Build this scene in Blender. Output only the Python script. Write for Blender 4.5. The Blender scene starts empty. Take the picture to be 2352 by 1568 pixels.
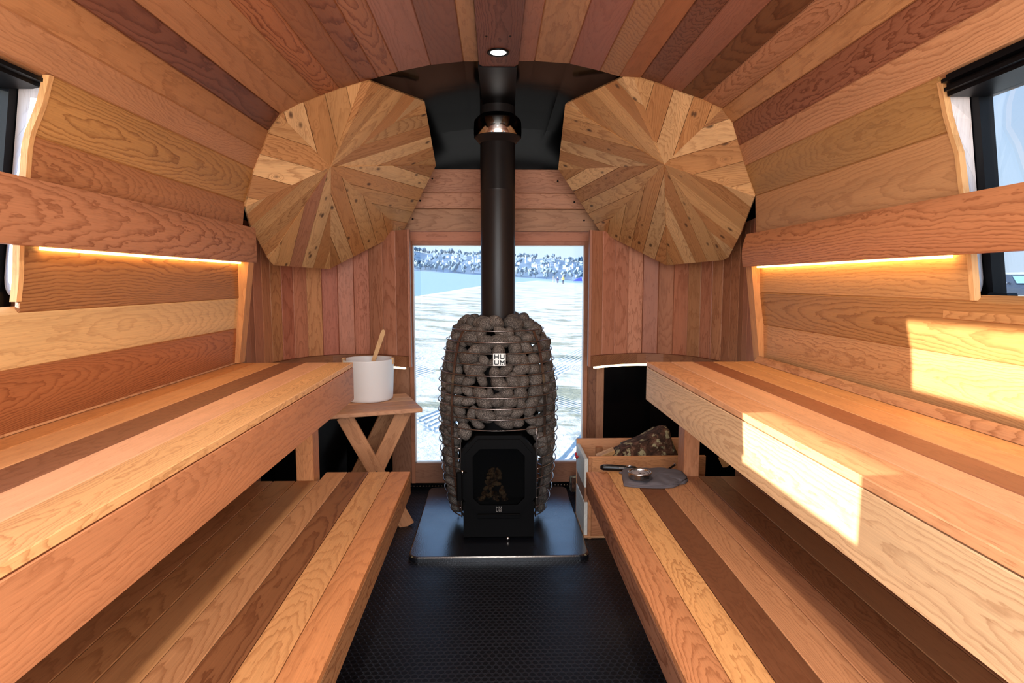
import bpy, math, random
from mathutils import Vector, Matrix, noise
random.seed(7)
C = bpy.context.scene.collection
V = Vector
# ------------------------------------------------------------------ camera model
FPX = 1400.0
EYE = V((0, 0, 1.25))
TH = math.atan((784-646)/FPX)
PS = math.atan((1176-1137)/math.hypot(FPX, 784-646))
FW = V((math.sin(PS)*math.cos(TH), math.cos(PS)*math.cos(TH), -math.sin(TH)))
RT = FW.cross(V((0, 0, 1))).normalized()
UP = RT.cross(FW)
def ray(x, y): return FW + RT*((x-1176)/FPX) - UP*((y-784)/FPX)
def aY(x, y, Y): d = ray(x, y); return EYE + d*(Y/d.y)
def aZ(x, y, Z): d = ray(x, y); return EYE + d*((Z-EYE.z)/d.z)
def aX(x, y, X): d = ray(x, y); return EYE + d*(X/d.x)
def aP(x, y, p0, n):
    d = ray(x, y); return EYE + d*((p0-EYE).dot(n)/d.dot(n))
cd = bpy.data.cameras.new('camera'); co = bpy.data.objects.new('camera', cd); C.objects.link(co)
cd.sensor_width = 36; cd.lens = FPX/2352*36; cd.clip_start = .02; cd.clip_end = 5000
co.matrix_world = Matrix(((RT.x, UP.x, -FW.x, 0), (RT.y, UP.y, -FW.y, 0), (RT.z, UP.z, -FW.z, EYE.z), (0, 0, 0, 1)))
bpy.context.scene.camera = co

# ------------------------------------------------------------------ materials
def s2l(c): return tuple(((x/255)/12.92 if x/255 <= .04045 else ((x/255+.055)/1.055)**2.4) for x in c)
class NT:
    def __init__(s, name):
        s.m = bpy.data.materials.new(name); s.m.use_nodes = True; s.t = s.m.node_tree
        s.t.nodes.clear(); s.out = s.n('ShaderNodeOutputMaterial')
    def n(s, typ, **k):
        o = s.t.nodes.new(typ)
        for a, b in k.items(): setattr(o, a, b)
        return o
    def lk(s, a, b): s.t.links.new(a, b)
    def put(s, sock, v):
        if hasattr(v, 'is_output'): s.lk(v, sock)
        elif v is not None: sock.default_value = v
    def ma(s, op, a, b=None, c=None, clamp=False):
        o = s.n('ShaderNodeMath', operation=op, use_clamp=clamp)
        s.put(o.inputs[0], a)
        if b is not None: s.put(o.inputs[1], b)
        if c is not None: s.put(o.inputs[2], c)
        return o.outputs[0]
    def vec(s, x, y, z):
        o = s.n('ShaderNodeCombineXYZ')
        for i, v in enumerate((x, y, z)): s.put(o.inputs[i], v)
        return o.outputs[0]
    def noi(s, v, scale=1.0, detail=2.0, rough=.5, dist=0.0):
        o = s.n('ShaderNodeTexNoise'); s.lk(v, o.inputs['Vector'])
        o.inputs['Scale'].default_value = scale; o.inputs['Detail'].default_value = detail
        o.inputs['Roughness'].default_value = rough; o.inputs['Distortion'].default_value = dist
        return o.outputs['Fac']
    def ramp(s, f, stops):
        o = s.n('ShaderNodeValToRGB'); s.put(o.inputs[0], f); e = o.color_ramp.elements
        while len(e) < len(stops): e.new(.5)
        for i, (p, c) in enumerate(stops):
            e[i].position = p; e[i].color = (c[0], c[1], c[2], 1) if hasattr(c, '__len__') else (c, c, c, 1)
        return o.outputs[0]
    def mix(s, f, a, b, mode='MIX'):
        o = s.n('ShaderNodeMix', data_type='RGBA', blend_type=mode)
        s.put(o.inputs[0], f)
        for k, v in ((6, a), (7, b)):
            if isinstance(v, (tuple, list)): v = (v[0], v[1], v[2], 1)
            s.put(o.inputs[k], v)
        return o.outputs[2]
    def bsdf(s, color, rough=.5, metal=0.0, spec=.5, bump=None, bs=.1, bd=.01, **kw):
        o = s.n('ShaderNodeBsdfPrincipled')
        if isinstance(color, (tuple, list)): color = (color[0], color[1], color[2], 1)
        s.put(o.inputs['Base Color'], color); s.put(o.inputs['Roughness'], rough)
        o.inputs['Metallic'].default_value = metal; o.inputs['Specular IOR Level'].default_value = spec
        for k, v in kw.items(): s.put(o.inputs[k.replace('_', ' ')], v)
        if bump is not None:
            b = s.n('ShaderNodeBump'); b.inputs['Strength'].default_value = bs; b.inputs['Distance'].default_value = bd
            s.lk(bump, b.inputs['Height']); s.lk(b.outputs[0], o.inputs['Normal'])
        s.lk(o.outputs[0], s.out.inputs[0]); return o
def simple(name, col, rough=.5, metal=0.0, spec=.5, srgb=True, **kw):
    t = NT(name); t.bsdf(s2l(col) if srgb else col, rough, metal, spec, **kw); return t.m
def emis(name, col, st):
    t = NT(name); e = t.n('ShaderNodeEmission'); e.inputs[0].default_value = (*s2l(col), 1); e.inputs[1].default_value = st
    t.lk(e.outputs[0], t.out.inputs[0]); return t.m

def wood_mat(name, knots=False, rough=.52):
    t = NT(name)
    at = t.n('ShaderNodeAttribute', attribute_name='tint'); gp = t.n('ShaderNodeAttribute', attribute_name='gp')
    uvn = t.n('ShaderNodeUVMap'); sx = t.n('ShaderNodeSeparateXYZ'); t.lk(uvn.outputs[0], sx.inputs[0])
    gs = t.n('ShaderNodeSeparateColor'); t.lk(gp.outputs['Color'], gs.inputs[0])
    u, v = sx.outputs[0], sx.outputs[1]; seed = t.ma('MULTIPLY', at.outputs['Alpha'], 57.0)
    h0, v0, sl, stg = gs.outputs[0], gs.outputs[1], gs.outputs[2], gp.outputs['Alpha']
    N1 = t.ma('SUBTRACT', t.noi(t.vec(t.ma('MULTIPLY', u, 1.3), t.ma('MULTIPLY', v, 5.0), seed), 1, 2), .5)
    N1b = t.ma('SUBTRACT', t.noi(t.vec(t.ma('MULTIPLY', u, .8), 3.3, seed), 1, 1), .5)
    N2 = t.ma('SUBTRACT', t.noi(t.vec(t.ma('MULTIPLY', u, 9.0), t.ma('MULTIPLY', v, 30.0), seed), 1, 3, .6), .5)
    Vp = t.ma('ADD', t.ma('SUBTRACT', v, v0), t.ma('MULTIPLY', N1, .065))
    Hp = t.ma('ADD', t.ma('ADD', h0, t.ma('MULTIPLY', u, sl)), t.ma('MULTIPLY', N1b, .12))
    d = t.ma('SQRT', t.ma('ADD', t.ma('MULTIPLY', Vp, Vp), t.ma('MULTIPLY', Hp, Hp)))
    d = t.ma('ADD', d, t.ma('MULTIPLY', N2, .012))
    kmask = None
    if knots:
        vo = t.n('ShaderNodeTexVoronoi', voronoi_dimensions='3D', feature='F1'); vo.inputs['Scale'].default_value = 1
        vo.inputs['Randomness'].default_value = 1
        t.lk(t.vec(t.ma('MULTIPLY', u, 9.0), t.ma('MULTIPLY', v, 16.0), t.ma('MULTIPLY', seed, 3.0)), vo.inputs['Vector'])
        vd = vo.outputs['Distance']
        kw = t.ma('POWER', 2.718, t.ma('MULTIPLY', t.ma('MULTIPLY', vd, vd), -30.0))
        d = t.ma('ADD', d, t.ma('MULTIPLY', kw, .03))
        kmask = t.ramp(t.ma('ADD', vd, t.ma('MULTIPLY', N2, .1)), [(.07, 1), (.11, .7), (.17, 0)])
    sp = t.ma('ADD', t.ma('MULTIPLY', t.ma('FRACT', t.ma('MULTIPLY', seed, 1.37)), .0042), .0026)
    fr = t.ma('FRACT', t.ma('DIVIDE', d, sp))
    line = t.ramp(fr, [(0, .2), (.10, 0), (.55, .06), (.88, .8), (.94, 1), (1, .2)])
    lv = t.noi(t.vec(t.ma('MULTIPLY', u, 2.0), t.ma('MULTIPLY', v, 9.0), t.ma('ADD', seed, 9.0)), 1, 2)
    line = t.ma('MULTIPLY', line, t.ma('MULTIPLY', stg, t.ma('ADD', t.ma('MULTIPLY', lv, 1.2), .25)), clamp=True)
    fib = t.ma('SUBTRACT', t.noi(t.vec(t.ma('MULTIPLY', u, 5.0), t.ma('MULTIPLY', v, 380.0), seed), 1, 2), .5)
    fle = t.ramp(t.noi(t.vec(t.ma('MULTIPLY', u, 26.0), t.ma('MULTIPLY', v, 330.0), t.ma('ADD', seed, 4.0)), 1, 1), [(.66, 0), (.74, 1)])
    big = t.ma('SUBTRACT', t.noi(t.vec(t.ma('MULTIPLY', u, .9), t.ma('MULTIPLY', v, 14.0), t.ma('ADD', seed, 2.0)), 1, 2), .5)
    br = t.ma('ADD', t.ma('ADD', t.ma('MULTIPLY', fib, .42), t.ma('MULTIPLY', big, .5)), 1.0)
    dk = t.mix(1.0, at.outputs['Color'], (.42, .27, .17), 'MULTIPLY')
    c = t.mix(line, at.outputs['Color'], dk)
    c = t.mix(t.ma('MULTIPLY', fle, .35), c, dk)
    hs = t.n('ShaderNodeVectorMath', operation='SCALE'); t.lk(c, hs.inputs[0]); t.lk(br, hs.inputs['Scale'])
    c = hs.outputs[0]
    if knots: c = t.mix(t.ma('MULTIPLY', kmask, .85), c, (.035, .012, .006))
    rr = t.ma('ADD', rough, t.ma('MULTIPLY', fib, .15))
    t.bsdf(c, rr, 0, .32, bump=t.ma('ADD', t.ma('MULTIPLY', line, -.5), t.ma('MULTIPLY', fib, .5)), bs=.18, bd=.002)
    return t.m
M = {}
M['wood'] = wood_mat('cedar_wood'); M['knot'] = wood_mat('knotty_cedar', True, .58)
M['black'] = simple('black_gloss_panel', (5, 5, 6), .13, 0, .16)
M['darkmetal'] = simple('black_frame', (7, 7, 9), .4, 0, .15)
M['screw'] = simple('black_screw', (12, 10, 9), .4, .5)
t = NT('stove_black'); tc = t.n('ShaderNodeTexCoord')
t.bsdf((.0025, .0021, .002), t.ma('ADD', t.ma('MULTIPLY', t.noi(tc.outputs['Object'], 30, 3), .15), .45), 0, .07); M['stove'] = t.m
t = NT('flue_black'); tc = t.n('ShaderNodeTexCoord')
t.bsdf((.013, .0105, .010), t.ma('ADD', t.ma('MULTIPLY', t.noi(tc.outputs['Object'], 12, 3), .12), .30), 0, .28); M['flue'] = t.m
M['chrome'] = simple('polished_steel', (225, 222, 218), .10, 1)
M['steel'] = simple('brushed_steel', (190, 186, 180), .25, 1)
M['wire'] = simple('bronze_wire', (142, 128, 122), .27, .92)
M['white'] = simple('white_enamel', (232, 232, 232), .35)
M['badge'] = simple('badge_white', (238, 236, 230), .4)
M['badgeblack'] = simple('badge_black', (22, 20, 18), .4)
M['logogrey'] = simple('logo_grey', (120, 112, 105), .4)
M['red'] = simple('red_strap', (190, 25, 25), .5)
M['plastic'] = simple('black_plastic', (8, 8, 9), .30, 0, .3)
M['paleply'] = simple('pale_painted_end', (205, 205, 210), .45)
# granite stones
t = NT('granite_stone'); tc = t.n('ShaderNodeTexCoord'); oi = t.n('ShaderNodeObjectInfo')
sp = t.noi(tc.outputs['Object'], 330, 2, .7); lo = t.noi(tc.outputs['Object'], 18, 2)
c = t.ramp(sp, [(.38, (.012, .009, .007)), (.46, (.06, .048, .040)), (.55, (.125, .102, .085)), (.66, (.28, .24, .20))])
c = t.mix(t.ma('MULTIPLY', lo, .4), c, (.10, .075, .06))
hs = t.n('ShaderNodeVectorMath', operation='SCALE'); t.lk(c, hs.inputs[0]); t.lk(t.ma('ADD', t.ma('MULTIPLY', oi.outputs['Random'], .5), .7), hs.inputs['Scale'])
t.bsdf(hs.outputs[0], .75, 0, .35, bump=sp, bs=.35, bd=.002); M['stone'] = t.m
# coin rubber floor
t = NT('coin_rubber_floor'); tc = t.n('ShaderNodeTexCoord'); sx = t.n('ShaderNodeSeparateXYZ'); t.lk(tc.outputs['Object'], sx.inputs[0])
S = .0235
def latt(ox):
    a = t.ma('SUBTRACT', t.ma('FRACT', t.ma('ADD', t.ma('DIVIDE', sx.outputs[0], S), ox)), .5)
    b = t.ma('SUBTRACT', t.ma('FRACT', t.ma('ADD', t.ma('DIVIDE', sx.outputs[1], S*1.732), ox)), .5)
    b = t.ma('MULTIPLY', b, 1.732)
    return t.ma('SQRT', t.ma('ADD', t.ma('MULTIPLY', a, a), t.ma('MULTIPLY', b, b)))
dd = t.ma('MINIMUM', latt(100.0), latt(100.5))
hh = t.ramp(dd, [(.36, 1), (.44, 0)]); edge = t.ramp(dd, [(.38, 0), (.42, 1), (.46, .9), (.52, .35)])
nz = t.noi(tc.outputs['Object'], 9, 4, .6)
c = t.mix(edge, (.003, .003, .004), (.016, .016, .020))
t.bsdf(c, t.ma('ADD', t.ma('MULTIPLY', nz, .22), .30), 0, .22, bump=hh, bs=.55, bd=.0012); M['floor'] = t.m
# hearth plate
t = NT('hearth_plate'); tc = t.n('ShaderNodeTexCoord')
n1 = t.noi(tc.outputs['Object'], 160, 2); n2 = t.noi(tc.outputs['Object'], 7, 4)
t.bsdf((.005, .005, .007), t.ma('ADD', t.ma('MULTIPLY', n2, .22), .12), 0, 1.0, bump=n1, bs=.22, bd=.002, IOR=1.8); M['hearth'] = t.m
# glass
def glass(name, tint, refl=.05):
    t = NT(name); tr = t.n('ShaderNodeBsdfTransparent'); tr.inputs[0].default_value = (*tint, 1)
    gl = t.n('ShaderNodeBsdfGlossy'); gl.inputs['Roughness'].default_value = .02
    fr = t.n('ShaderNodeFresnel'); fr.inputs[0].default_value = 1.4
    mx = t.n('ShaderNodeMixShader'); t.lk(t.ma('MULTIPLY', fr.outputs[0], refl*4), mx.inputs[0])
    t.lk(tr.outputs[0], mx.inputs[1]); t.lk(gl.outputs[0], mx.inputs[2]); t.lk(mx.outputs[0], t.out.inputs[0]); return t.m
M['glass'] = glass('window_glass', (.96, .985, 1.0), .06); M['fireglass'] = glass('smoked_fire_glass', (.42, .38, .33), .05)
M['led'] = emis('warm_led', (255, 204, 120), 15)
M['led2'] = emis('bright_led', (255, 228, 175), 5.0)
M['lamp'] = emis('downlight_lens', (255, 250, 240), 14.0)
# mitten cloth
t = NT('quilted_grey_cotton'); tc = t.n('ShaderNodeTexCoord'); n1 = t.noi(tc.outputs['Object'], 900, 1)
t.bsdf((.115, .095, .096), .95, 0, .1, bump=n1, bs=.4, bd=.001); M['cloth'] = t.m
# bark
t = NT('lichen_bark'); tc = t.n('ShaderNodeTexCoord')
n1 = t.noi(tc.outputs['Object'], 26, 5, .65, 1.0); n2 = t.noi(tc.outputs['Object'], 22, 3, .6)
c = t.ramp(n1, [(.3, (.012, .007, .005)), (.5, (.06, .028, .016)), (.62, (.13, .06, .035)), (.75, (.22, .14, .09))])
c = t.mix(t.ramp(n2, [(.55, 0), (.60, .85)]), c, (.36, .31, .17))
t.bsdf(c, .9, 0, .2, bump=n1, bs=.9, bd=.008); M['bark'] = t.m
M['splitwood'] = simple('split_wood', (205, 150, 90), .7)
t = NT('ash_chunks'); tc = t.n('ShaderNodeTexCoord')
c = t.ramp(t.noi(tc.outputs['Object'], 40, 4, .7), [(.38, (.02, .012, .008)), (.47, (.30, .18, .10)), (.58, (.9, .8, .62))])
t.bsdf(c, .9, 0, .2); M['ash'] = t.m
# ------------------------------------------------------------------ mesh builder
UZ = V((0, 0, 1)); UX = V((1, 0, 0)); UY = V((0, 1, 0))
ORG = {}
class MB:
    def __init__(s): s.v = []; s.f = []; s.uv = []; s.ti = []; s.gp = []; s.mi = []; s.sm = []
    def solid(s, verts, faces, g=UX, tint=(.5, .3, .15), gp=None, mi=0, smooth=False, seed=None, cc=None):
        b = len(s.v); vs = [V(p) for p in verts]; s.v += vs
        g = V(g).normalized()
        c = cc if cc is not None else sum(vs, V((0, 0, 0)))/len(vs)
        seed = random.random() if seed is None else seed
        if gp is None: gp = (.02+random.random()*.12, random.uniform(-.04, .04), random.uniform(-.05, .05), random.uniform(.25, .7))
        for f in faces:
            p = [vs[i] for i in f]; n = V((0, 0, 0))
            for i in range(len(p)):
                a, q = p[i], p[(i+1) % len(p)]
                n += V(((a.y-q.y)*(a.z+q.z), (a.z-q.z)*(a.x+q.x), (a.x-q.x)*(a.y+q.y)))
            n = n.normalized() if n.length > 1e-12 else UZ
            if abs(n.dot(g)) > .85:
                e1 = n.orthogonal().normalized(); e2 = n.cross(e1)
                s.uv.append([((q-c).dot(e1)*.6+3, (q-c).dot(e2)) for q in p])
            else:
                tt = n.cross(g).normalized()
                if tt.dot(V((.9, .3, .5))) < 0: tt = -tt
                s.uv.append([(q.dot(g)+seed*5, (q-c).dot(tt)) for q in p])
            s.f.append([b+i for i in f]); s.ti.append((*tint, seed)); s.gp.append(gp); s.mi.append(mi); s.sm.append(smooth)
    def extr(s, poly, vec, **k):
        n = len(poly); vec = V(vec); vs = [V(p) for p in poly]+[V(p)+vec for p in poly]
        fs = [list(range(n))[::-1], list(range(n, 2*n))]+[[i, (i+1) % n, n+(i+1) % n, n+i] for i in range(n)]
        # orient outward
        nn = V((0, 0, 0))
        for i in range(n):
            a, q = vs[i], vs[(i+1) % n]; nn += a.cross(q)
        if nn.dot(vec) < 0: fs = [f[::-1] for f in fs]
        s.solid(vs, fs, **k)
    def board(s, o, g, a, n, L, W, T, ch=.0015, **k):
        o, g, a, n = V(o), V(g).normalized(), V(a).normalized(), V(n).normalized()
        c = ch
        pr = [(c, 0), (W-c, 0), (W, c), (W, T-c), (W-c, T), (c, T), (0, T-c), (0, c)]
        k.setdefault('g', g)
        s.extr([o+a*x+n*y for x, y in pr], g*L, **k)
    def box(s, lo, hi, **k):
        lo, hi = V(lo), V(hi); k.setdefault('g', UX)
        d = hi-lo
        if 'ch' in k: ch = k.pop('ch')
        else: ch = min(.0015, min(d)*.2)
        g = k.pop('g'); ax = [abs(x) for x in V(g)].index(max(abs(x) for x in V(g)))
        E = [UX, UY, UZ]; o = [0, 1, 2]; o.remove(ax)
        s.board(lo, E[ax], E[o[0]], E[o[1]], d[ax], d[o[0]], d[o[1]], ch, **k)
    def tube(s, pts, r, seg=10, closed=False, **k):
        pts = [V(p) for p in pts]; n = len(pts); rs = r if hasattr(r, '__len__') else [r]*n
        vs = []; up = None
        for i in range(n):
            if closed: d = pts[(i+1) % n]-pts[i-1]
            else: d = pts[min(i+1, n-1)]-pts[max(i-1, 0)]
            d.normalize()
            if up is None: up = d.orthogonal().normalized()
            up = (up-d*up.dot(d)).normalized(); w = d.cross(up)
            for j in range(seg):
                a = 2*math.pi*j/seg; vs.append(pts[i]+(up*math.cos(a)+w*math.sin(a))*rs[i])
        fs = []
        for i in range(n if closed else n-1):
            i2 = (i+1) % n
            for j in range(seg): fs.append([i*seg+j, i*seg+(j+1) % seg, i2*seg+(j+1) % seg, i2*seg+j])
        if not closed: fs += [list(range(seg))[::-1], [(n-1)*seg+j for j in range(seg)]]
        k.setdefault('smooth', True); s.solid(vs, fs, **k)
    def lathe(s, prof, c, seg=48, cap=(False, False), **k):
        c = V(c); vs = []; fs = []; m = len(prof)
        for (r, z) in prof:
            for j in range(seg):
                a = 2*math.pi*j/seg; vs.append(c+V((r*math.cos(a), r*math.sin(a), z)))
        for i in range(m-1):
            for j in range(seg): fs.append([i*seg+j, i*seg+(j+1) % seg, (i+1)*seg+(j+1) % seg, (i+1)*seg+j])
        if cap[0]: fs.append(list(range(seg))[::-1])
        if cap[1]: fs.append([(m-1)*seg+j for j in range(seg)])
        k.setdefault('smooth', True); s.solid(vs, fs, **k)
    def ell(s, c, r, seg=12, rings=8, rot=None, **k):
        c = V(c); vs = [V((0, 0, r[2]))]
        for i in range(1, rings):
            t = math.pi*i/rings
            for j in range(seg):
                a = 2*math.pi*j/seg; vs.append(V((r[0]*math.sin(t)*math.cos(a), r[1]*math.sin(t)*math.sin(a), r[2]*math.cos(t))))
        vs.append(V((0, 0, -r[2]))); L = len(vs)-1
        fs = [[0, 1+j, 1+(j+1) % seg] for j in range(seg)]
        for i in range(rings-2):
            b = 1+i*seg
            for j in range(seg): fs.append([b+j, b+seg+j, b+seg+(j+1) % seg, b+(j+1) % seg])
        b = 1+(rings-2)*seg; fs += [[L, b+(j+1) % seg, b+j] for j in range(seg)]
        if rot: vs = [rot @ v for v in vs]
        k.setdefault('smooth', True); s.solid([v+c for v in vs], fs, **k)
def mk(name, mb, mats, parent=None, org=None):
    if not isinstance(mats, (list, tuple)): mats = [mats]
    off = V((0, 0, 0))
    if parent is not None: off = ORG[parent.name]
    elif org is not None: off = V(org)
    me = bpy.data.meshes.new(name); me.from_pydata([tuple(p-off) for p in mb.v], [], mb.f)
    uvl = me.uv_layers.new(name='UVMap')
    uvs = [c for f in mb.uv for q in f for c in q]; uvl.data.foreach_set('uv', uvs)
    ta = me.attributes.new('tint', 'FLOAT_COLOR', 'FACE'); ta.data.foreach_set('color', [c for q in mb.ti for c in q])
    ga = me.attributes.new('gp', 'FLOAT_COLOR', 'FACE'); ga.data.foreach_set('color', [c for q in mb.gp for c in q])
    me.polygons.foreach_set('material_index', mb.mi); me.polygons.foreach_set('use_smooth', mb.sm)
    for m in mats: me.materials.append(M[m] if isinstance(m, str) else m)
    me.update()
    o = bpy.data.objects.new(name, me); C.objects.link(o)
    if parent is not None: o.parent = parent; ORG[o.name] = off
    else: o.location = off; ORG[o.name] = off
    return o
def thing(name, label, cat, loc=(0, 0, 0), group=None):
    o = bpy.data.objects.new(name, None); C.objects.link(o); o.empty_display_size = .05
    o.location = loc; ORG[o.name] = V(loc); tag(o, label, cat, group); return o
def tag(o, label, cat, group=None):
    o['label'] = label; o['category'] = cat
    if group: o['group'] = group
    return o
def struct(name, mb, mats):
    o = mk(name, mb, mats); o['kind'] = 'structure'; return o
def link_copy(o, **k):
    c = o.copy(); C.objects.link(c); return c
# wood tint: observed colour -> albedo
def W(r, g, b, k=1.0):
    l = s2l((r, g, b)); m = (l[0]+l[1]+l[2])/3
    return tuple(min(.92, (x*.86+m*.14)*1.04*k*q) for x, q in zip(l, (.96, 1.03, .97)))
def G(h, v=0.0, s=0.0, st=.5): return (h, v, s, st)

# ------------------------------------------------------------------ profile of the barrel room (x,z) at the front end y=2.53
YE = 2.53
Lpx = [(1064.5, 141), (989, 149), (915, 164), (869, 177.5), (828, 189), (780, 203.5), (734, 220.5), (686, 239.5), (643, 262), (617, 300), (600, 346), (583, 389)]
Rpx = [(1228, 140), (1308, 146), (1378, 162.5), (1423, 175.5), (1472, 178.5), (1515, 192), (1565, 212), (1613, 228), (1658, 250), (1682, 282.5), (1697, 334), (1711, 381)]
Lp = [V((p.x, 0, p.z)) for p in (aY(x, y, YE) for x, y in Lpx)]
Rp = [V((p.x, 0, p.z)) for p in (aY(x, y, YE) for x, y in Rpx)]
cl = aY(1100, 141, YE); cr = aY(1190, 141, YE)
Lp = [V((cl.x, 0, cl.z))]+Lp; Rp = [V((cr.x, 0, cr.z))]+Rp
Y0 = -.22
def prism_strip(mb, a, b, y0, y1, T=.018, inward=None, ch=.003, **k):
    """plank whose visible face runs a->b (xz), between y0 and y1; thickness away from room centre"""
    a, b = V(a), V(b); t = (b-a).normalized(); n = V((-t.z, 0, t.x))
    mid = (a+b)/2; cen = V((.02, 0, 1.2))
    if n.dot(mid-cen) < 0: n = -n
    pr = [a+n*ch, a+t*ch, b-t*ch, b+n*ch, b+n*T+t*.012, a+n*T-t*.012]
    k.setdefault('g', UY)
    mb.extr([V((p.x, y0, p.z)) for p in pr], V((0, y1-y0, 0)), **k)
ctL = [(W(172, 118, 72), G(.2, .0, .0, .35)), (W(128, 76, 56), G(.15, .05, .03, .3)), (W(160, 100, 78), G(.12, .02, .0, .35)), (W(166, 98, 56), G(.015, .0, .03, .9)),
       (W(148, 82, 44), G(.01, .01, .06, 1.0)), (W(152, 88, 48), G(.1, .0, .0, .4)), (W(172, 98, 52), G(.015, .01, -.04, 1.0)), (W(180, 114, 66), G(.3, .0, .0, .45)),
       (W(182, 116, 70), G(.25, .04, .0, .4)), (W(120, 64, 40), G(.05, .02, .02, .9)), (W(178, 112, 60), G(.25, .0, .0, .4)), (W(188, 120, 72), G(.2, .06, .0, .45))]
ctR = [(W(160, 98, 70), G(.05, .0, .03, .3)), (W(174, 118, 72), G(.3, .0, .0, .5)), (W(152, 86, 64), G(.03, .0, .02, .3)), (W(172, 112, 60), G(.2, .1, .1, .7)),
       (W(164, 96, 56), G(.2, .0, .0, .25)), (W(122, 68, 42), G(.01, .0, .05, .9)), (W(150, 86, 60), G(.1, .02, .0, .4)), (W(118, 68, 32), G(.06, .0, .03, 1.0)),
       (W(180, 116, 76), G(.02, .0, .02, .8)), (W(192, 126, 68), G(.3, .0, .0, .5)), (W(150, 84, 52), G(.03, .0, .03, 1.0)), (W(198, 130, 82), G(.08, .05, .0, .6))]
mb = MB()
for pts, ct in ((Lp, ctL), (Rp, ctR)):
    for i in range(12):
        prism_strip(mb, pts[i], pts[i+1], Y0, YE, tint=ct[i][0], gp=ct[i][1])
# hidden backing above the centre board
mb.extr([V((Lp[0].x, Y0, Lp[0].z+.004)), V((Rp[0].x, Y0, Rp[0].z+.004)), V((Rp[0].x, Y0, Rp[0].z+.03)), V((Lp[0].x, Y0, Lp[0].z+.03))], V((0, YE-Y0, 0)), g=UY, tint=W(120, 70, 45))
struct('ceiling', mb, 'wood')
# proud centre board with clipped corners
cbz = aY(1145, 152, YE-.01).z
mb = MB(); x0 = aY(1100, 141, YE).x; x1 = aY(1190, 141, YE).x
zt = Lp[0].z-.0005
pl = [V((x0, Y0, 0)), V((x1, Y0, 0)), V((x1, YE-.02, 0)), V((x1-.014, YE+.005, 0)), V((x0+.014, YE+.005, 0)), V((x0, YE-.02, 0))]
mb.extr([V((p.x, p.y, zt-.016)) for p in pl], V((0, 0, .0155)), g=UY, tint=W(118, 66, 46), gp=G(.03, .0, .012, 1.0))
cb = mk('trim_1', mb, 'wood', org=(.02, 1, zt-.016)); cb['kind'] = 'structure'
# downlights in the centre board
def downlight(y, label):
    c = V(((x0+x1)/2-.002, y, zt-.016))
    t = thing('downlight', label, 'ceiling light', c, 'round downlights in the centre ceiling board')
    m = MB(); m.lathe([(.031, .0), (.040, -.001), (.042, -.004), (.038, -.006), (.031, -.005), (.029, .0)], c, 32); mk('bezel', m, 'darkmetal', t)
    m = MB(); m.lathe([(.0, -.0030), (.030, -.0028)], c, 32); mk('lens', m, 'lamp', t)
    return c
dl = aZ(1142, 120, zt-.018)
downlight(dl.y, 'round recessed downlight glowing in the dark centre ceiling board')
DLY = [dl.y]
for px in (1117, 1172):
    p = aZ(px, 83, zt-.016); m = MB(); m.lathe([(0, -.0015), (.004, -.001), (.0045, 0)], (p.x, p.y, zt-.016), 12)
    o = mk('screw', m, 'screw', cb)

# ------------------------------------------------------------------ side walls
WY0, WY1 = .83, 1.392      # side window opening along y
def jamb_edge(s):
    top = (Rp[-1] if s > 0 else Lp[-1]); low = lowR if s > 0 else lowL
    ch_ = [(top.x, top.z)]+low[:3]
    def Xi(z):
        for (xa, za), (xb, zb_) in zip(ch_[:-1], ch_[1:]):
            if z >= zb_ or (xb, zb_) == ch_[-1]: return xa+(xb-xa)*(za-z)/(za-zb_)
    if s > 0: inn = [(2163, 187), (2176, 262), (2190, 310), (2203, 350), (2212, 425), (2222, 500), (2233, 600), (2238, 660), (2240, 690)]
    else: inn = [(112, 172), (98, 232), (82, 275), (69, 305), (62, 345), (58, 405), (46, 500), (43, 570), (42, 640), (36, 693)]
    P_in = []
    for (x, y) in inn:
        z = 1.5
        for _ in range(6): z = aX(x, y, Xi(z)).z
        P_in.append(aX(x, y, Xi(z)))
    def Yi(z):
        if z >= P_in[0].z: return P_in[0].y
        for a, b in zip(P_in[:-1], P_in[1:]):
            if z >= b.z: return a.y+(b.y-a.y)*(a.z-z)/(a.z-b.z)
        return P_in[-1].y
    return P_in, Xi, Yi
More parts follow.
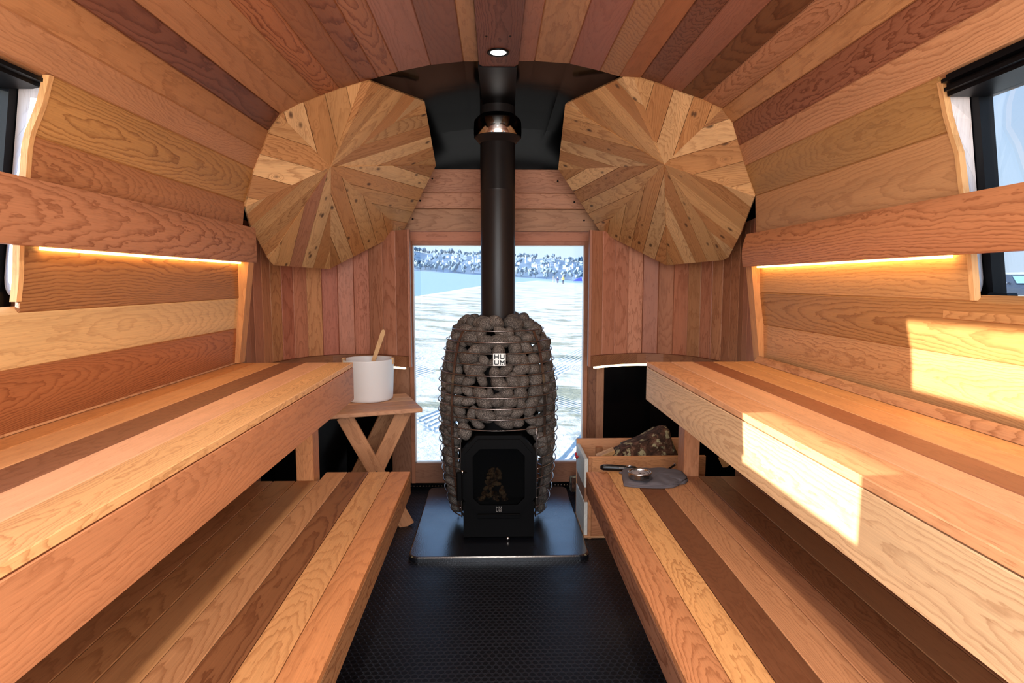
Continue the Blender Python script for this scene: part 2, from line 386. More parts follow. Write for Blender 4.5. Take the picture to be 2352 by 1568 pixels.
def sidewall(name, top, s, cols, lowx):
    mb = MB(); YI = jamb_edge(s)[2]
    P2 = [top]
    for (x, z) in lowx: P2.append(V((x, 0, z)))
    for i in range(len(P2)-1):
        a, b = P2[i], P2[i+1]; tint, gp = cols[i]
        inwin = i in (0, 1, 2)
        if inwin:
            a3, b3 = V((a[0], 0, a[1])) if len(a) == 2 else V(a), V((b[0], 0, b[1])) if len(b) == 2 else V(b)
            zs_l = [a3.z+(b3.z-a3.z)*q/3 for q in range(4)]
            for q in range(3):     # three lengthwise-matched slices of one plank so its end can follow the curved jamb
                pa, pb = a3.lerp(b3, q/3), a3.lerp(b3, (q+1)/3); t_ = (b3-a3).normalized(); n_ = V((-t_.z, 0, t_.x))
                if n_.dot(pa-V((.02, 0, 1.2))) < 0: n_ = -n_
                ya, yb_ = YI(pa.z)+.008, YI(pb.z)+.008
                c0_, c1_ = (.003 if q == 0 else 0), (.003 if q == 2 else 0)
                pr = [(pa+n_*c0_, ya), (pa+t_*c0_, ya), (pb-t_*c1_, yb_), (pb+n_*c1_, yb_), (pb+n_*.011+t_*(.012 if q == 2 else 0), yb_), (pa+n_*.011-t_*(.012 if q == 0 else 0), ya)]
                if c0_ == 0: pr.pop(1)
                if c1_ == 0: pr = [p for k_, p in enumerate(pr) if k_ != (3 if c0_ else 2)]
                n0 = len(pr); vs = [V((p.x, y_, p.z)) for p, y_ in pr]+[V((p.x, YE, p.z)) for p, y_ in pr]
                fs = [list(range(n0)), list(range(n0, 2*n0))[::-1]]+[[k_, n0+k_, n0+(k_+1) % n0, (k_+1) % n0] for k_ in range(n0)]
                mb.solid(vs, fs, g=UY, tint=tint, gp=gp, seed=.37+i*.11+s*.03, cc=(a3+b3)/2+V((0, 1.9, 0)))
            prism_strip(mb, a, b, Y0, WY0, tint=tint, gp=gp, seed=.37+i*.11+s*.03)
        else: prism_strip(mb, a, b, Y0, YE, tint=tint, gp=gp)
    return struct(name, mb, 'wood')
def pz(x, y): p = aY(x, y, YE); return (p.x, p.z)
a = pz(562, 465); e = pz(558, 684.5); f_ = pz(553, 753); g_ = pz(548.5, 832)
lowL = [a, (-1.03, 1.40), (e[0], e[1]), (f_[0], f_[1]), (g_[0], g_[1]), (g_[0]-.01, .42), (g_[0]-.01, 0)]
colL = [(W(186, 122, 52), G(.012, .0, .022, .8)), (W(176, 104, 52), G(.09, .02, .03, .6)), (W(160, 96, 40), G(.02, .03, .012, .9)), (W(216, 160, 98), G(.012, .0, .03, .35)),
        (W(166, 90, 38), G(.03, .02, .02, .8)), (W(120, 66, 36), G(.1)), (W(120, 66, 36), G(.1))]
sidewall('wall_left', Lp[-1], -1, colL, lowL)
a = pz(1735, 449.5); e = pz(1736, 671); f_ = pz(1744, 744); g_ = pz(1745, 820)
lowR = [a, (1.085, 1.40), (e[0], e[1]), (f_[0], f_[1]), (g_[0], g_[1]), (1.10, .42), (1.10, 0)]
colR = [(W(178, 120, 54), G(.06, .0, .02, .5)), (W(190, 126, 72), G(.03, .0, .02, .4)), (W(196, 130, 66), G(.15, .06, .02, .45)), (W(176, 112, 48), G(.02, .0, .025, .7)),
        (W(196, 130, 72), G(.012, .0, .02, .6)), (W(120, 66, 36), G(.1)), (W(120, 66, 36), G(.1))]
sidewall('wall_right', Rp[-1], 1, colR, lowR)
zs1, zs2 = lowL[2][1], Lp[-1].z    # window bottom & top
# end trim posts of the side walls, mouldings along bench tops
for k, (nm, pa, pb, s) in enumerate((('trim_2', aY(574, 603, 2.5), aY(552, 832, 2.5), -1), ('trim_3', aY(1722, 612, 2.5), aY(1742, 826, 2.5), 1))):
    mb = MB(); z0, z1 = .918, 1.335
    w = .042
    mb.extr([V((pb.x, 2.49, z0)), V((pb.x+s*w, 2.49, z0)), V((pa.x+s*w, 2.49, z1)), V((pa.x, 2.49, z1))], V((0, .055, 0)), g=UZ, tint=W(204, 128, 62), gp=G(.2, 0, 0, .3))
    struct(nm, mb, 'wood')
BT = .915; LT = .457
for nm, x, s in (('trim_4', -1.075, -1), ('trim_5', 1.095, 1)):
    mb = MB(); q = [(0, 0), (s*-.017, 0), (s*-.015, .007), (s*-.008, .018), (0, .026)]
    mb.extr([V((x+a, Y0, BT+.0015+b)) for a, b in q], V((0, 2.49-Y0, 0)), g=UY, tint=W(196, 128, 76), gp=G(.015, 0, .05, .7))
    struct(nm, mb, 'wood')

# ------------------------------------------------------------------ side windows
def side_window(nm, s, idx):
    def So(z): return 1.10+(1.735-z)*.155          # slanted outer skin
    def mx(x): return x if s > 0 else -(x-.045)
    P_in, Xi, Yi = jamb_edge(s)
    zt_, zb_ = P_in[0].z, P_in[-1].z
    oz = [zt_+.035, zt_-.1, 1.50, 1.40, 1.30, 1.25, 1.222, zb_+.004]
    ox = [So(z) for z in oz]; ox[-2] -= .008; ox[-1] -= .035
    P_out = [V((mx(x), 1.442, z)) for x, z in zip(ox, oz)]
    # splayed jamb board: strip between the inner and outer edge, 18 mm thick
    mb = MB(); n1, n2 = len(P_in), len(P_out)
    def samp(L_, f):
        q = f*(len(L_)-1); i_ = min(int(q), len(L_)-2); return L_[i_].lerp(L_[i_+1], q-i_)
    K = 16; vs = []
    for k in range(K+1):
        a, b = samp(P_in, k/K)+V((.009*s, .004, 0)), samp(P_out, k/K); vs += [a, b, b+V((0, .02, 0)), a+V((0, .02, 0))]
    fs = [[k*4+j, k*4+(j+1) % 4, (k+1)*4+(j+1) % 4, (k+1)*4+j] for k in range(K) for j in range(4)]+[[0, 3, 2, 1], [K*4, K*4+1, K*4+2, K*4+3]]
    mb.solid(vs, fs, g=UZ, tint=(.74, .66, .64), gp=G(.2, 0, 0, .10))
    r = mk(nm, mb, 'wood', org=(mx(1.1), 1.13, 1.4)); r['kind'] = 'structure'
    m = MB(); vs = []
    for k in range(K+1):
        a = samp(P_in, k/K); b = a+V((-.003*s, .012, 0)); c_ = V((a.x, a.y+.012, a.z)); vs += [a+V((-.003*s, -.002, 0)), a+V((.011*s, -.003, 0)), c_+V((.011*s, 0, 0)), c_+V((-.003*s, 0, 0))]
    m.solid(vs, fs, g=UZ, tint=W(218, 152, 86), gp=G(.2, 0, 0, .25)); mk('edge_trim', m, 'wood', r)
    zt2, zb2 = 1.672, 1.196
    m = MB()
    def slab(y0, y1, z0, z1, d0, d1):
        m.extr([V((mx(So(z0)+d0), y0, z0)), V((mx(So(z0)+d1), y0, z0)), V((mx(So(z1)+d1), y0, z1)), V((mx(So(z1)+d0), y0, z1))], V((0, y1-y0, 0)), g=UZ)
    slab(1.418, 1.50, zb2-.04, zt2+.12, .002, .035); slab(WY0-.05, WY0+.012, zb2-.04, zt2+.12, .0, .035)
    slab(WY0, 1.42, zt2, zt2+.12, -.07, .035); slab(WY0, 1.42, zb2-.05, zb2+.003, .0, .035)
    slab(WY0, 1.41, zt2+.008, zt2+.016, -.085, -.07); slab(WY0, 1.41, zt2+.026, zt2+.034, -.09, -.07)
    mk('frame', m, 'darkmetal', r)
    m = MB(); slab(WY0, 1.42, zb2, zt2, .014, .019); mk('pane', m, 'glass', r)
    m = MB(); xa, xb = sorted((Xi(zs1)+.003*s, mx(So(zs1)+.004))); m.box((xa, WY0, zs1-.022), (xb, 1.46, zs1-.001), g=UY, tint=W(196, 128, 62)); mk('sill', m, 'wood', r)
    m = MB(); xa, xb = sorted((mx(1.02), mx(1.15))); m.box((xa, WY0, zt2+.115), (xb, 1.50, zt2+.14), g=UY); mk('head', m, 'black', r)
    m = MB(); xa, xb = sorted((mx(1.03), mx(So(1.4)))); m.box((xa, WY0-.02, zb2-.02), (xb, WY0, zt2+.1), g=UZ, tint=W(190, 130, 80)); mk('reveal', m, 'wood', r)
    # wood sheet closing the gap behind the jamb
    m = MB(); m.extr([V((mx(So(zb2-.05)-.03), 1.47, zb2-.05)), V((mx(So(zb2)+.03), 1.47, zb2-.05)), V((mx(So(zt2)+.03), 1.47, zt2+.15)), V((mx(So(zt2+.15)-.005), 1.47, zt2+.15))], V((0, .02, 0)), g=UZ, tint=W(110, 62, 36)); mk('backing', m, 'wood', r)
    if s > 0:
        p = aX(2302, 684, 1.165)
        m = MB(); m.box((p.x-.012, p.y-.028, p.z-.012), (p.x+.012, p.y+.028, p.z+.012), ch=.004); la = mk('latch', m, 'plastic', r)
        m = MB(); m.box((p.x-.016, p.y-.012, p.z-.003), (p.x-.0122, p.y+.014, p.z+.006), ch=.001); mk('latch_button', m, 'steel', la)
    return r
side_window('window_2', -1, 0); side_window('window_3', 1, 1)

# ------------------------------------------------------------------ backrest rails with led strips
def rail(name, s, label, zt, zb, x, tint, gp, y1):
    c = V((x, 1, (zt+zb)/2)); t = thing(name, label, 'backrest rail', c)
    m = MB(); n = 7; pr = []
    bul = .012 if s > 0 else .002
    for i in range(n+1):
        f = i/n; pr.append((x+s*(.010*f if s > 0 else .0)-s*bul*math.sin(math.pi*f), zb+(zt-zb)*f))
    pr += [(x+s*.03, zt), (x+s*.03, zb)]
    m.extr([V((a, Y0, b)) for a, b in pr], V((0, y1-Y0, 0)), g=UY, tint=tint, gp=gp, seed=.62); mk('board', m, 'wood', t)
    m = MB(); a, b = sorted((x+s*.032, x+s*.046)); m.box((a, WY1+.03, zb-.006), (b, y1-.06, zb+.006), g=UY); mk('light_strip', m, 'led', t)
    m = MB(); a, b = sorted((x+s*.030, x+s*.048)); m.box((a, WY1+.02, zb+.006), (b, y1-.05, zb+.03), g=UY, tint=W(190, 120, 60)); mk('batten', m, 'wood', t)
    for yy in (-.5, .5, 1.6, 2.35):
        m = MB(); a, b = sorted((x+s*.030, x+s*.062)); m.box((a, yy-.02, zb+.04), (b, yy+.02, zt-.03), g=UZ, tint=W(150, 90, 50)); mk('spacer', m, 'wood', t)
rx = -.985; e1 = ray(588, 524); e2 = ray(585, 603)
ztL = 1.25+rx*(e1.z/e1.x); zbL = 1.25+rx*(e2.z/e2.x)
rail('backrest_rail', -1, 'knotty reddish cedar backrest rail along the left wall, light glowing beneath', ztL, zbL, rx, W(176, 106, 64), G(.01, .0, .05, .75), aX(588, 560, rx).y)
rx = 1.035; e1 = ray(1706, 538); e2 = ray(1712, 612)
ztR = 1.25+rx*(e1.z/e1.x); zbR = 1.25+rx*(e2.z/e2.x)
rail('backrest_rail', 1, 'rounded orange cedar backrest rail along the right wall, sunlit near its top', ztR, zbR, rx, W(186, 108, 56), G(.03, .05, .02, .8), aX(1708, 575, rx).y)

# ------------------------------------------------------------------ floor
mb = MB(); mb.box((-1.35, Y0, -.03), (1.4, 3.7, 0), ch=.001); struct('floor', mb, 'floor')
mb = MB(); mb.box((-1.0, 3.575, .0), (1.0, 3.60, .024), ch=.002); mb.box((-1.0, 3.585, .024), (1.0, 3.60, .04), ch=.002); struct('baseboard_front', mb, 'black')
mb = MB()
for i in range(70): 
    xx = -.62+i*.0185
    mb.lathe([(0, .0275), (.004, .026), (.0055, .024)], (xx, 3.58, 0), 6)
struct('trim_6', mb, 'steel')

# ------------------------------------------------------------------ benches
def bench_top(root, xs, cols, y0, y1s, z, T=.019, s=1, sx=0):
    m = MB()
    for i, (tint, gp) in enumerate(cols):
        a, b = sorted((xs[i], xs[i+1])); y1 = y1s[i] if hasattr(y1s, '__len__') else y1s
        m.board((a+.001, y0, z-T), UY, UX, UZ, y1-y0, b-a-.002, T, .002, tint=tint, gp=gp)
    return mk('seat', m, 'wood', root)
def upper(s, label, xs, cols, liptint, aprtint, aprgp, ye, h):
    xf = xs[0]; c = V((xf+s*.25, 1.2, 0)); t = thing('upper_bench', label, 'bench', c)
    bench_top(t, xs, cols, Y0+.1, ye, BT, .019)
    m = MB(); a, b = sorted((xf+s*.001, xf+s*.024))
    m.board((a, Y0+.1, BT-h), UY, UX, UZ, ye-Y0-.1, b-a, h-.0215, .002, tint=aprtint, gp=aprgp, seed=.51+s*.2)
    mk('apron', m, 'wood', t)
    m = MB(); a, b = sorted((xf+s*.026, xs[-1])); m.box((a, ye-.024, BT-h), (b, ye-.002, BT-.0215), g=UX, tint=W(190, 130, 95)); mk('end_board', m, 'wood', t)
    for yy in (.2, 1.1, 1.9):
        m = MB(); m.box((min(xf+s*.026, xs[-1]), yy, BT-.10), (max(xf+s*.026, xs[-1]), yy+.038, BT-.0215), g=UX, tint=W(150, 90, 50)); mk('joist', m, 'wood', t)
    return t
xL = [-.590, -.694, -.789, -.889, -.983, -1.070]
colUL = [(W(226, 158, 94), G(.018, .0, .030, .6)), (W(224, 152, 106), G(.3, 0, 0, .12)), (W(140, 80, 46), G(.3, 0, 0, .5)), (W(206, 134, 74), G(.25, 0, 0, .25)), (W(196, 118, 52), G(.2, 0, 0, .35))]
UL = upper(-1, 'long upper cedar bench along the left wall with plain apron front', xL, colUL, 0, W(190, 114, 66), G(.12, .04, .03, .45), 2.53, .157)
xR = [.632, .735, .829, .912, 1.003, 1.088]
colUR = [(W(212, 138, 84), G(.03, .0, .02, .45)), (W(222, 150, 98), G(.3, 0, 0, .15)), (W(156, 84, 40), G(.3, 0, 0, .3)), (W(216, 142, 76), G(.25, 0, 0, .2)), (W(222, 148, 76), G(.2, 0, 0, .3))]
UR = upper(1, 'long upper cedar bench along the right wall, sun patch on its apron', xR, colUR, 0, W(212, 160, 112), G(.012, -.02, .022, .55), 2.51, .160)
def post(root, x0, x1, y0, y1, z0, z1, tint):
    m = MB(); m.box((min(x0, x1), y0, z0), (max(x0, x1), y1, z1), g=UZ, tint=tint, gp=G(.2, 0, 0, .4), ch=.003); mk('leg', m, 'wood', root)
pA = aZ(680, 1104, LT); pB = aZ(719.5, 1104, LT)
post(UL, pA.x, pB.x, pA.y+.004, pA.y+.09, 0, BT-.0215, W(206, 128, 70))
post(UL, -1.04, -.975, pA.y+.03, pA.y+.10, 0, BT-.0215, W(150, 88, 46))
pC = aZ(1571, 1094, LT); pD = aZ(1601, 1094, LT)
post(UR, pC.x, pD.x+.01, pC.y+.004, pC.y+.09, 0, BT-.0215, W(180, 108, 62))
post(UR, 1.02, 1.08, pC.y+.03, pC.y+.10, 0, BT-.0215, W(150, 88, 46))
def lower(s, label, xs, cols, aprtint, aprgp, ye1, ye2, nfront, tintleg):
    xf = xs[0]; t = thing('lower_bench', label, 'bench', V((xf+s*.25, 1.2, 0)))
    ys = [ye1 if i < nfront else ye2 for i in range(len(cols))]
    bench_top(t, xs, cols, Y0+.1, ys, LT, .019)
    m = MB(); a, b = sorted((xf+s*.001, xf+s*.026)); m.board((a, Y0+.1, LT-.097), UY, UX, UZ, ye1-Y0-.1, b-a, .097-.0195, .002, tint=aprtint, gp=aprgp); mk('apron', m, 'wood', t)
    m = MB(); xb = xs[nfront]; a, b = sorted((xf+s*.028, xb)); m.box((a, ye1-.03, LT-.10), (b, ye1-.004, LT-.0195), g=UX, tint=W(150, 88, 48)); mk('end_board', m, 'wood', t)
    for yy in (0.3, 1.4, ye2-.1):
        for xx in (xf+s*.25, xf+s*.52):
            m = MB(); a, b = sorted((xx, xx+s*.06)); m.box((a, yy, 0), (b, yy+.06, LT-.0195), g=UZ, tint=tintleg); mk('leg', m, 'wood', t)
    return t
xl = [-.356, -.442, -.531, -.619, -.708, -.798, -.888, -.978, -1.066]
colLL = [(W(196, 116, 56), G(.03, .02, .03, .4)), (W(206, 134, 70), G(.012, .0, .03, .55)), (W(134, 74, 32), G(.04, .0, .03, .8)), (W(194, 124, 72), G(.03, -.02, .03, .5)), (W(188, 122, 66), G(.2, 0, 0, .2)),
         (W(184, 118, 62), G(.3)), (W(176, 110, 60), G(.25)), (W(160, 100, 55), G(.25))]
LL = lower(-1, 'low cedar step bench on the left beside the white bucket stool', xl, colLL, W(168, 108, 62), G(.012, 0, .02, .9), 2.50, pA.y-.001, 4, W(120, 70, 40))
xr = [.379, .469, .557, .650, .740, .830, .918, 1.008, 1.09]
colLR = [(W(188, 112, 58), G(.012, .02, .035, .75)), (W(212, 140, 70), G(.02, .0, .03, .6)), (W(118, 62, 26), G(.3, 0, 0, .35)), (W(196, 122, 70), G(.02, .03, .02, .5)), (W(190, 116, 66), G(.12, .06, .01, .5)),
         (W(140, 80, 36), G(.03, .02, .03, .7)), (W(160, 100, 54), G(.3, 0, 0, .15)), (W(150, 90, 50), G(.25))]
LR = lower(1, 'low cedar step bench on the right with mitten and thermometer on it', xr, colLR, W(140, 84, 54), G(.02, 0, .03, .9), 2.475, pC.y-.001, 4, W(120, 70, 40))

# ------------------------------------------------------------------ front wall with big window
YW = 3.60
wl = -.481; wr = .526; wt = 1.460; wb = .160
mb = MB()
def fb(x0_, z0, x1_, z1, y0=YW, y1=YW+.02, g=UX, **k): mb.box((x0_, y0, z0), (x1_, y1, z1), g=g, ch=.002, **k)
zz = [aY(1000, y, YW).z for y in (388, 443, 479.5, 531.5, 554)]
hc = [W(178, 112, 80, 1.3), W(182, 116, 82, 1.3), W(162, 108, 74, 1.3), W(170, 98, 66, 1.3)]
for i in range(4): fb(-.66, zz[i+1]+.001, .71, zz[i]-.001, YW-.004 if i < 3 else YW-.010, YW+.02, tint=hc[i], gp=G(.03+.05*i, 0, .03, .55))
fb(-.505, .035, -.455-.026+.0, wt+.024, YW-.012, YW+.02, g=UZ, tint=W(160, 90, 56), gp=G(.2, 0, 0, .3))
fb(wr, .035, wr+.024, wt+.024, YW-.012, YW+.02, g=UZ, tint=W(160, 92, 58), gp=G(.2, 0, 0, .3))
fb(wl, wt, wr, wt+.024, YW-.012, YW+.02, tint=W(178, 104, 74), gp=G(.2, 0, 0, .3))
fb(wl, .035, wr, wb, YW-.008, YW+.02, tint=W(150, 92, 64), gp=G(.1, 0, .02, .4))
fb(-.62, .035, -.507, wt+.02, YW-.002, YW+.02, g=UZ, tint=W(150, 92, 62), gp=G(.1, 0, .02, .4))
fb(wr+.026, .035, wr+.10, wt+.02, YW-.002, YW+.02, g=UZ, tint=W(120, 68, 40), gp=G(.02, 0, .02, .8))
fb(wr+.078, .035, wr+.125, .83, YW-.006, YW+.02, g=UZ, tint=W(164, 104, 72), gp=G(.2, 0, .02, .3))
wf = struct('wall_front', mb, 'wood')
for px, py in ((993, 410), (965, 461), (948, 503), (1281, 416), (1319, 464), (1341.5, 506)):
    p = aY(px, py, YW-.004); m = MB(); vs = []
    m.tube([V((p.x, YW-.006, p.z)), V((p.x, YW-.003, p.z))], .0055, 10); mk('screw', m, 'screw', wf)
m = MB(); m.box((wl, YW+.012, wb), (wr, YW+.017, wt)); wn = mk('window_1', m, 'glass', org=(0, YW, .8)); wn['kind'] = 'structure'
m = MB(); m.box((wl, YW+.008, wb-.001), (wr, YW+.03, wb+.007)); m.box((wl-.001, YW+.008, wb), (wl+.006, YW+.03, wt)); m.box((wr-.006, YW+.008, wb), (wr+.001, YW+.03, wt)); m.box((wl, YW+.008, wt-.005), (wr, YW+.03, wt+.001))
mk('window_gasket', m, 'white', wn)

# black glossy nose shell: curved side walls + roof
mb = MB()
for s, cxm in ((-1, .0), (1, .045)):
    pth = [(1.075, 2.46), (1.16, 2.56), (1.27, 2.80), (1.30, 3.1), (1.24, 3.38), (1.10, 3.56), (.90, 3.63), (.585, 3.63)]
    pp = [(s*a+cxm, b) for a, b in pth]
    for i in range(len(pp)-1):
        a, b = pp[i], pp[i+1]
        mb.solid([(a[0], a[1], 0), (b[0], b[1], 0), (b[0], b[1], 2.0), (a[0], a[1], 2.0)], [[0, 1, 2, 3]], smooth=False)
struct('wall_nose', mb, 'black')
# roof of the nose: the barrel carried on in black gloss panels, closed by a flat end above the header
mb = MB(); prof = [V((-1.40, 0, 1.50)), V((lowL[0][0]-.04, 0, lowL[0][1]))]+list(reversed(Lp))+Rp+[V((lowR[0][0]+.04, 0, lowR[0][1])), V((1.44, 0, 1.50))]
rows = [[V((p.x, yy, p.z+.022-dz)) for p in prof] for yy, dz in ((YE-.02, 0), (2.9, .004), (3.25, .010), (3.63, .02))]
n = len(prof); vs = [p for r in rows for p in r]; fs = []
for i in range(len(rows)-1):
    for j in range(n-1): fs.append([i*n+j, i*n+j+1, (i+1)*n+j+1, (i+1)*n+j])
fs.append([3*n+j for j in range(1, n-1)])
mb.solid(vs, fs, smooth=False)
struct('ceiling_nose', mb, 'black')
mb = MB(); mb.box((-1.35, YW+.021, zz[0]-.02), (1.4, YW+.026, 2.16)); struct('wall_front_upper', mb, 'black')
# black channel carrying the flue, continuing the centre board
mb = MB(); mb.extr([V((x0-.004, YE+.006, zt-.02)), V((x0-.004, YE+.006, zt+.02)), V((x0+.012, YW+.02, 2.14)), V((x0+.012, YW+.02, 2.10))], V((x1-x0+.0, 0, 0)), g=UY); struct('trim_7', mb, 'darkmetal')

# ------------------------------------------------------------------ curved corner backrests below the discs
def corner(s, label, pth, cols, zt_, zb_):
    # resample path by board width
    P_ = [V((a, b, 0)) for a, b in pth]
    L = [0]
    for i in range(1, len(P_)): L.append(L[-1]+(P_[i]-P_[i-1]).length)
    def at(d):
        for i in range(1, len(P_)):
            if d <= L[i] or i == len(P_)-1:
                f = (d-L[i-1])/(L[i]-L[i-1]); return P_[i-1].lerp(P_[i], f)
    root = thing('wainscot', label, 'wall panelling', (P_[len(P_)//2].x, P_[len(P_)//2].y, zb_))
    nb = max(2, round(L[-1]/.088)); m = MB(); cen = V((s*.3, 2.6, 0))
    for i in range(nb):
        a, b = at(L[-1]*i/nb), at(L[-1]*(i+1)/nb); t = (b-a).normalized(); n_ = V((-t.y, t.x, 0))
        if n_.dot(a-cen) < 0: n_ = -n_
        ch = .003
        pr = [a+n_*ch, a+t*ch, b-t*ch, b+n_*ch, b+n_*.017, a+n_*.017]
        m.extr([V((p.x, p.y, zb_+.005)) for p in pr], V((0, 0, zt_-zb_-.005)), g=UZ, tint=cols[i % len(cols)], gp=G(random.choice((.02, .2, .3, .3)), 0, random.uniform(-.02, .02), random.uniform(.3, .7)))
    mk('panel', m, 'wood', root)
    # curved ledge
    def strip(dn0, dn1, z0, z1, f0=0.0, f1=1.0, tint=W(146, 86, 50)):
        mm = MB(); K = 28; a_ = []; b_ = []
        for i in range(K+1):
            d = L[-1]*(f0+(f1-f0)*i/K); p = at(d); q0 = at(max(0, d-.12)); q1 = at(min(L[-1], d+.12)); t = (q1-q0).normalized(); n_ = V((-t.y, t.x, 0))
            if n_.dot(p-cen) < 0: n_ = -n_
            a_.append(p-n_*dn0); b_.append(p-n_*dn1)
        vs = []
        for p, q in zip(a_, b_): vs += [V((p.x, p.y, z0)), V((q.x, q.y, z0)), V((q.x, q.y, z1)), V((p.x, p.y, z1))]
        fs = []
        for i in range(K):
            for j in range(4): fs.append([i*4+j, (i+1)*4+j, (i+1)*4+(j+1) % 4, i*4+(j+1) % 4])
        fs += [[0, 1, 2, 3], [K*4+3, K*4+2, K*4+1, K*4]]
        if s > 0: fs = [f[::-1] for f in fs]
        t = (at(L[-1]*f1)-at(L[-1]*f0)).normalized()
        mm.solid(vs, fs, g=t, tint=tint, gp=G(.1, 0, .05, .5), smooth=False)
        return mm
    mk('ledge', strip(-.017, .022, zb_-.055, zb_+.004), 'wood', root)
    mk('light_strip', strip(.000, .016, zb_-.068, zb_-.056, .02, .985), 'led2', root)
    # edge post at the window side
    p = P_[-1]; m = MB(); m.box((min(p.x, p.x-s*.014), p.y-.012, zb_-.055), (max(p.x, p.x-s*.014), p.y+.03, zt_), g=UZ, tint=W(168, 98, 66)); mk('edge_post', m, 'wood', root)
pthL = [(-1.075, 2.545), (-1.135, 2.78), (-1.165, 2.98), (-1.145, 3.18), (-1.07, 3.36), (-.95, 3.475), (-.82, 3.515), (-.70, 3.50), (-.58, 3.45), (-.480, 3.385)]
pthR = [(1.115, 2.545), (1.17, 2.78), (1.20, 2.98), (1.18, 3.18), (1.105, 3.36), (.985, 3.475), (.86, 3.515), (.745, 3.50), (.63, 3.45), (.535, 3.385)]
cL = [W(150, 90, 62, 1.3), W(158, 96, 70, 1.3), W(142, 84, 60, 1.3), W(166, 104, 80, 1.3), W(160, 98, 72, 1.3), W(172, 104, 74, 1.3), W(180, 112, 72, 1.3), W(176, 112, 66, 1.3), W(166, 92, 66, 1.3), W(172, 102, 72, 1.3), W(182, 118, 72, 1.3), W(158, 84, 62, 1.3), W(168, 98, 72, 1.3), W(170, 100, 76, 1.3)]
cR = [W(180, 112, 82, 1.3), W(168, 100, 72, 1.3), W(166, 98, 70, 1.3), W(160, 96, 64, 1.3), W(146, 86, 50, 1.3), W(160, 96, 56, 1.3), W(150, 88, 52, 1.3), W(164, 102, 64, 1.3), W(160, 94, 64, 1.3), W(156, 98, 58, 1.3), W(160, 90, 58, 1.3), W(152, 88, 54, 1.3), W(150, 84, 56, 1.3)]
corner(-1, 'curved backrest of vertical reddish boards in the left front corner, behind bucket', pthL, cL, 1.53, .83)
corner(1, 'curved backrest of vertical brown boards in the right front corner, lit strip beneath', pthR, cR, 1.53, .83)

# ------------------------------------------------------------------ pinwheel corner discs
def clip(poly, p, n):
    out = []
    for i in range(len(poly)):
        a, b = poly[i], poly[(i+1) % len(poly)]; da = (a-p).dot(n); db = (b-p).dot(n)
        if da >= 0: out.append(a)
        if (da > 0 > db) or (da < 0 < db): out.append(a.lerp(b, da/(da-db)))
    return out
def disc(s, label, cpx, outline, spokes, pl, cols, red):
    """outline: list of (px,py,onrim) in order; spokes: indices of outline vertices where sectors meet"""
    A, B, Cc = [aY(*q) for q in pl]; n = (B-A).cross(Cc-A).normalized()
    O = []
    for (x, y, rim) in outline:
        O.append(aY(x, y, YE-.004) if rim else aP(x, y, A, n))
    cen = aP(cpx[0], cpx[1], A, n)
    if n.y > 0: n = -n            # towards camera
    root = thing('wooden_pinwheel', label, 'wall panel', cen)
    ex = n.orthogonal().normalized(); ey = n.cross(ex)
    def to2(p): d = p-cen; return V((d.dot(ex), d.dot(ey)))
    K = len(O); ns = len(spokes)
    for si in range(ns):
        i0, i1 = spokes[si], spokes[(si+1) % ns]
        idx = [i0]; 
        while idx[-1] != i1: idx.append((idx[-1]+1) % K)
        a2, b2 = to2(O[i0]).normalized(), to2(O[i1]).normalized()
        g2 = (a2+b2).normalized()
        jit = random.uniform(-.08, .08); g2 = V((g2.x*math.cos(jit)-g2.y*math.sin(jit), g2.x*math.sin(jit)+g2.y*math.cos(jit)))
        t2 = V((-g2.y, g2.x)); m = MB(); off = (si % 2)*.003
        lo = min(to2(O[i]).dot(t2) for i in idx); hi = max(to2(O[i]).dot(t2) for i in idx); lo = min(lo, 0); hi = max(hi, 0)
        w = .076; st = lo-random.uniform(0, .04); k = 0
        while st < hi:
            seed = random.random(); gpb = G(random.choice((.015, .03, .12, .25)), random.uniform(-.03, .03), random.uniform(-.06, .06), random.uniform(.35, .75))
            tint = cols[(si*3+k) % len(cols)]
            if red and (si, k) == red: tint = W(176, 108, 72)
            # colour varies a little by board
            q = random.uniform(.82, 1.12); tint = tuple(x*q for x in tint)
            for a_i, b_i in zip(idx[:-1], idx[1:]):
                tri3 = [cen, O[a_i], O[b_i]]; tri2 = [V((0, 0)), to2(O[a_i]), to2(O[b_i])]
                pg = clip(tri2, t2*(st+.0011), t2)
                if len(pg) > 2: pg = clip(pg, t2*(st+w-.0011), -t2)
                if len(pg) < 3: continue
                e1, e2 = tri2[1], tri2[2]; det = e1.x*e2.y-e1.y*e2.x
                if abs(det) < 1e-9: continue
                p3 = []
                for p in pg:
                    l1 = (p.x*e2.y-p.y*e2.x)/det; l2 = (e1.x*p.y-e1.y*p.x)/det
                    p3.append(cen+(O[a_i]-cen)*l1+(O[b_i]-cen)*l2+n*off)
                g3 = (ex*g2.x+ey*g2.y)
                cc = cen+(ex*t2.x+ey*t2.y)*(st+w/2)
                m.extr(p3, -n*.016, g=g3, tint=tint, gp=gpb, seed=seed, cc=cc)
            st += w; k += 1
        mk('wedge', m, 'knot', root)
    # backing board (dark) behind the seams
    m = MB(); vs = [cen-n*.02]+[cen+(p-cen)*.985-n*.02 for p in O]
    m.solid(vs, [[0, 1+i, 1+(i+1) % K] for i in range(K)]); mk('backing', m, 'screw', root)
dc = [W(206, 145, 84), W(196, 134, 74), W(188, 122, 62), W(218, 160, 102), W(182, 116, 58)]
outL = [(643, 265, 1), (686, 240.5, 1), (734, 221.5, 1), (780, 204.5, 1), (830, 190, 1), (852, 187, 1), (975, 233, 0), (1001, 378, 0), (925, 531, 0), (758, 617, 0), (628, 608, 0), (616, 595, 0), (577, 523, 0), (563, 474, 1), (583, 390, 1), (600, 347, 1), (617, 301, 1)]
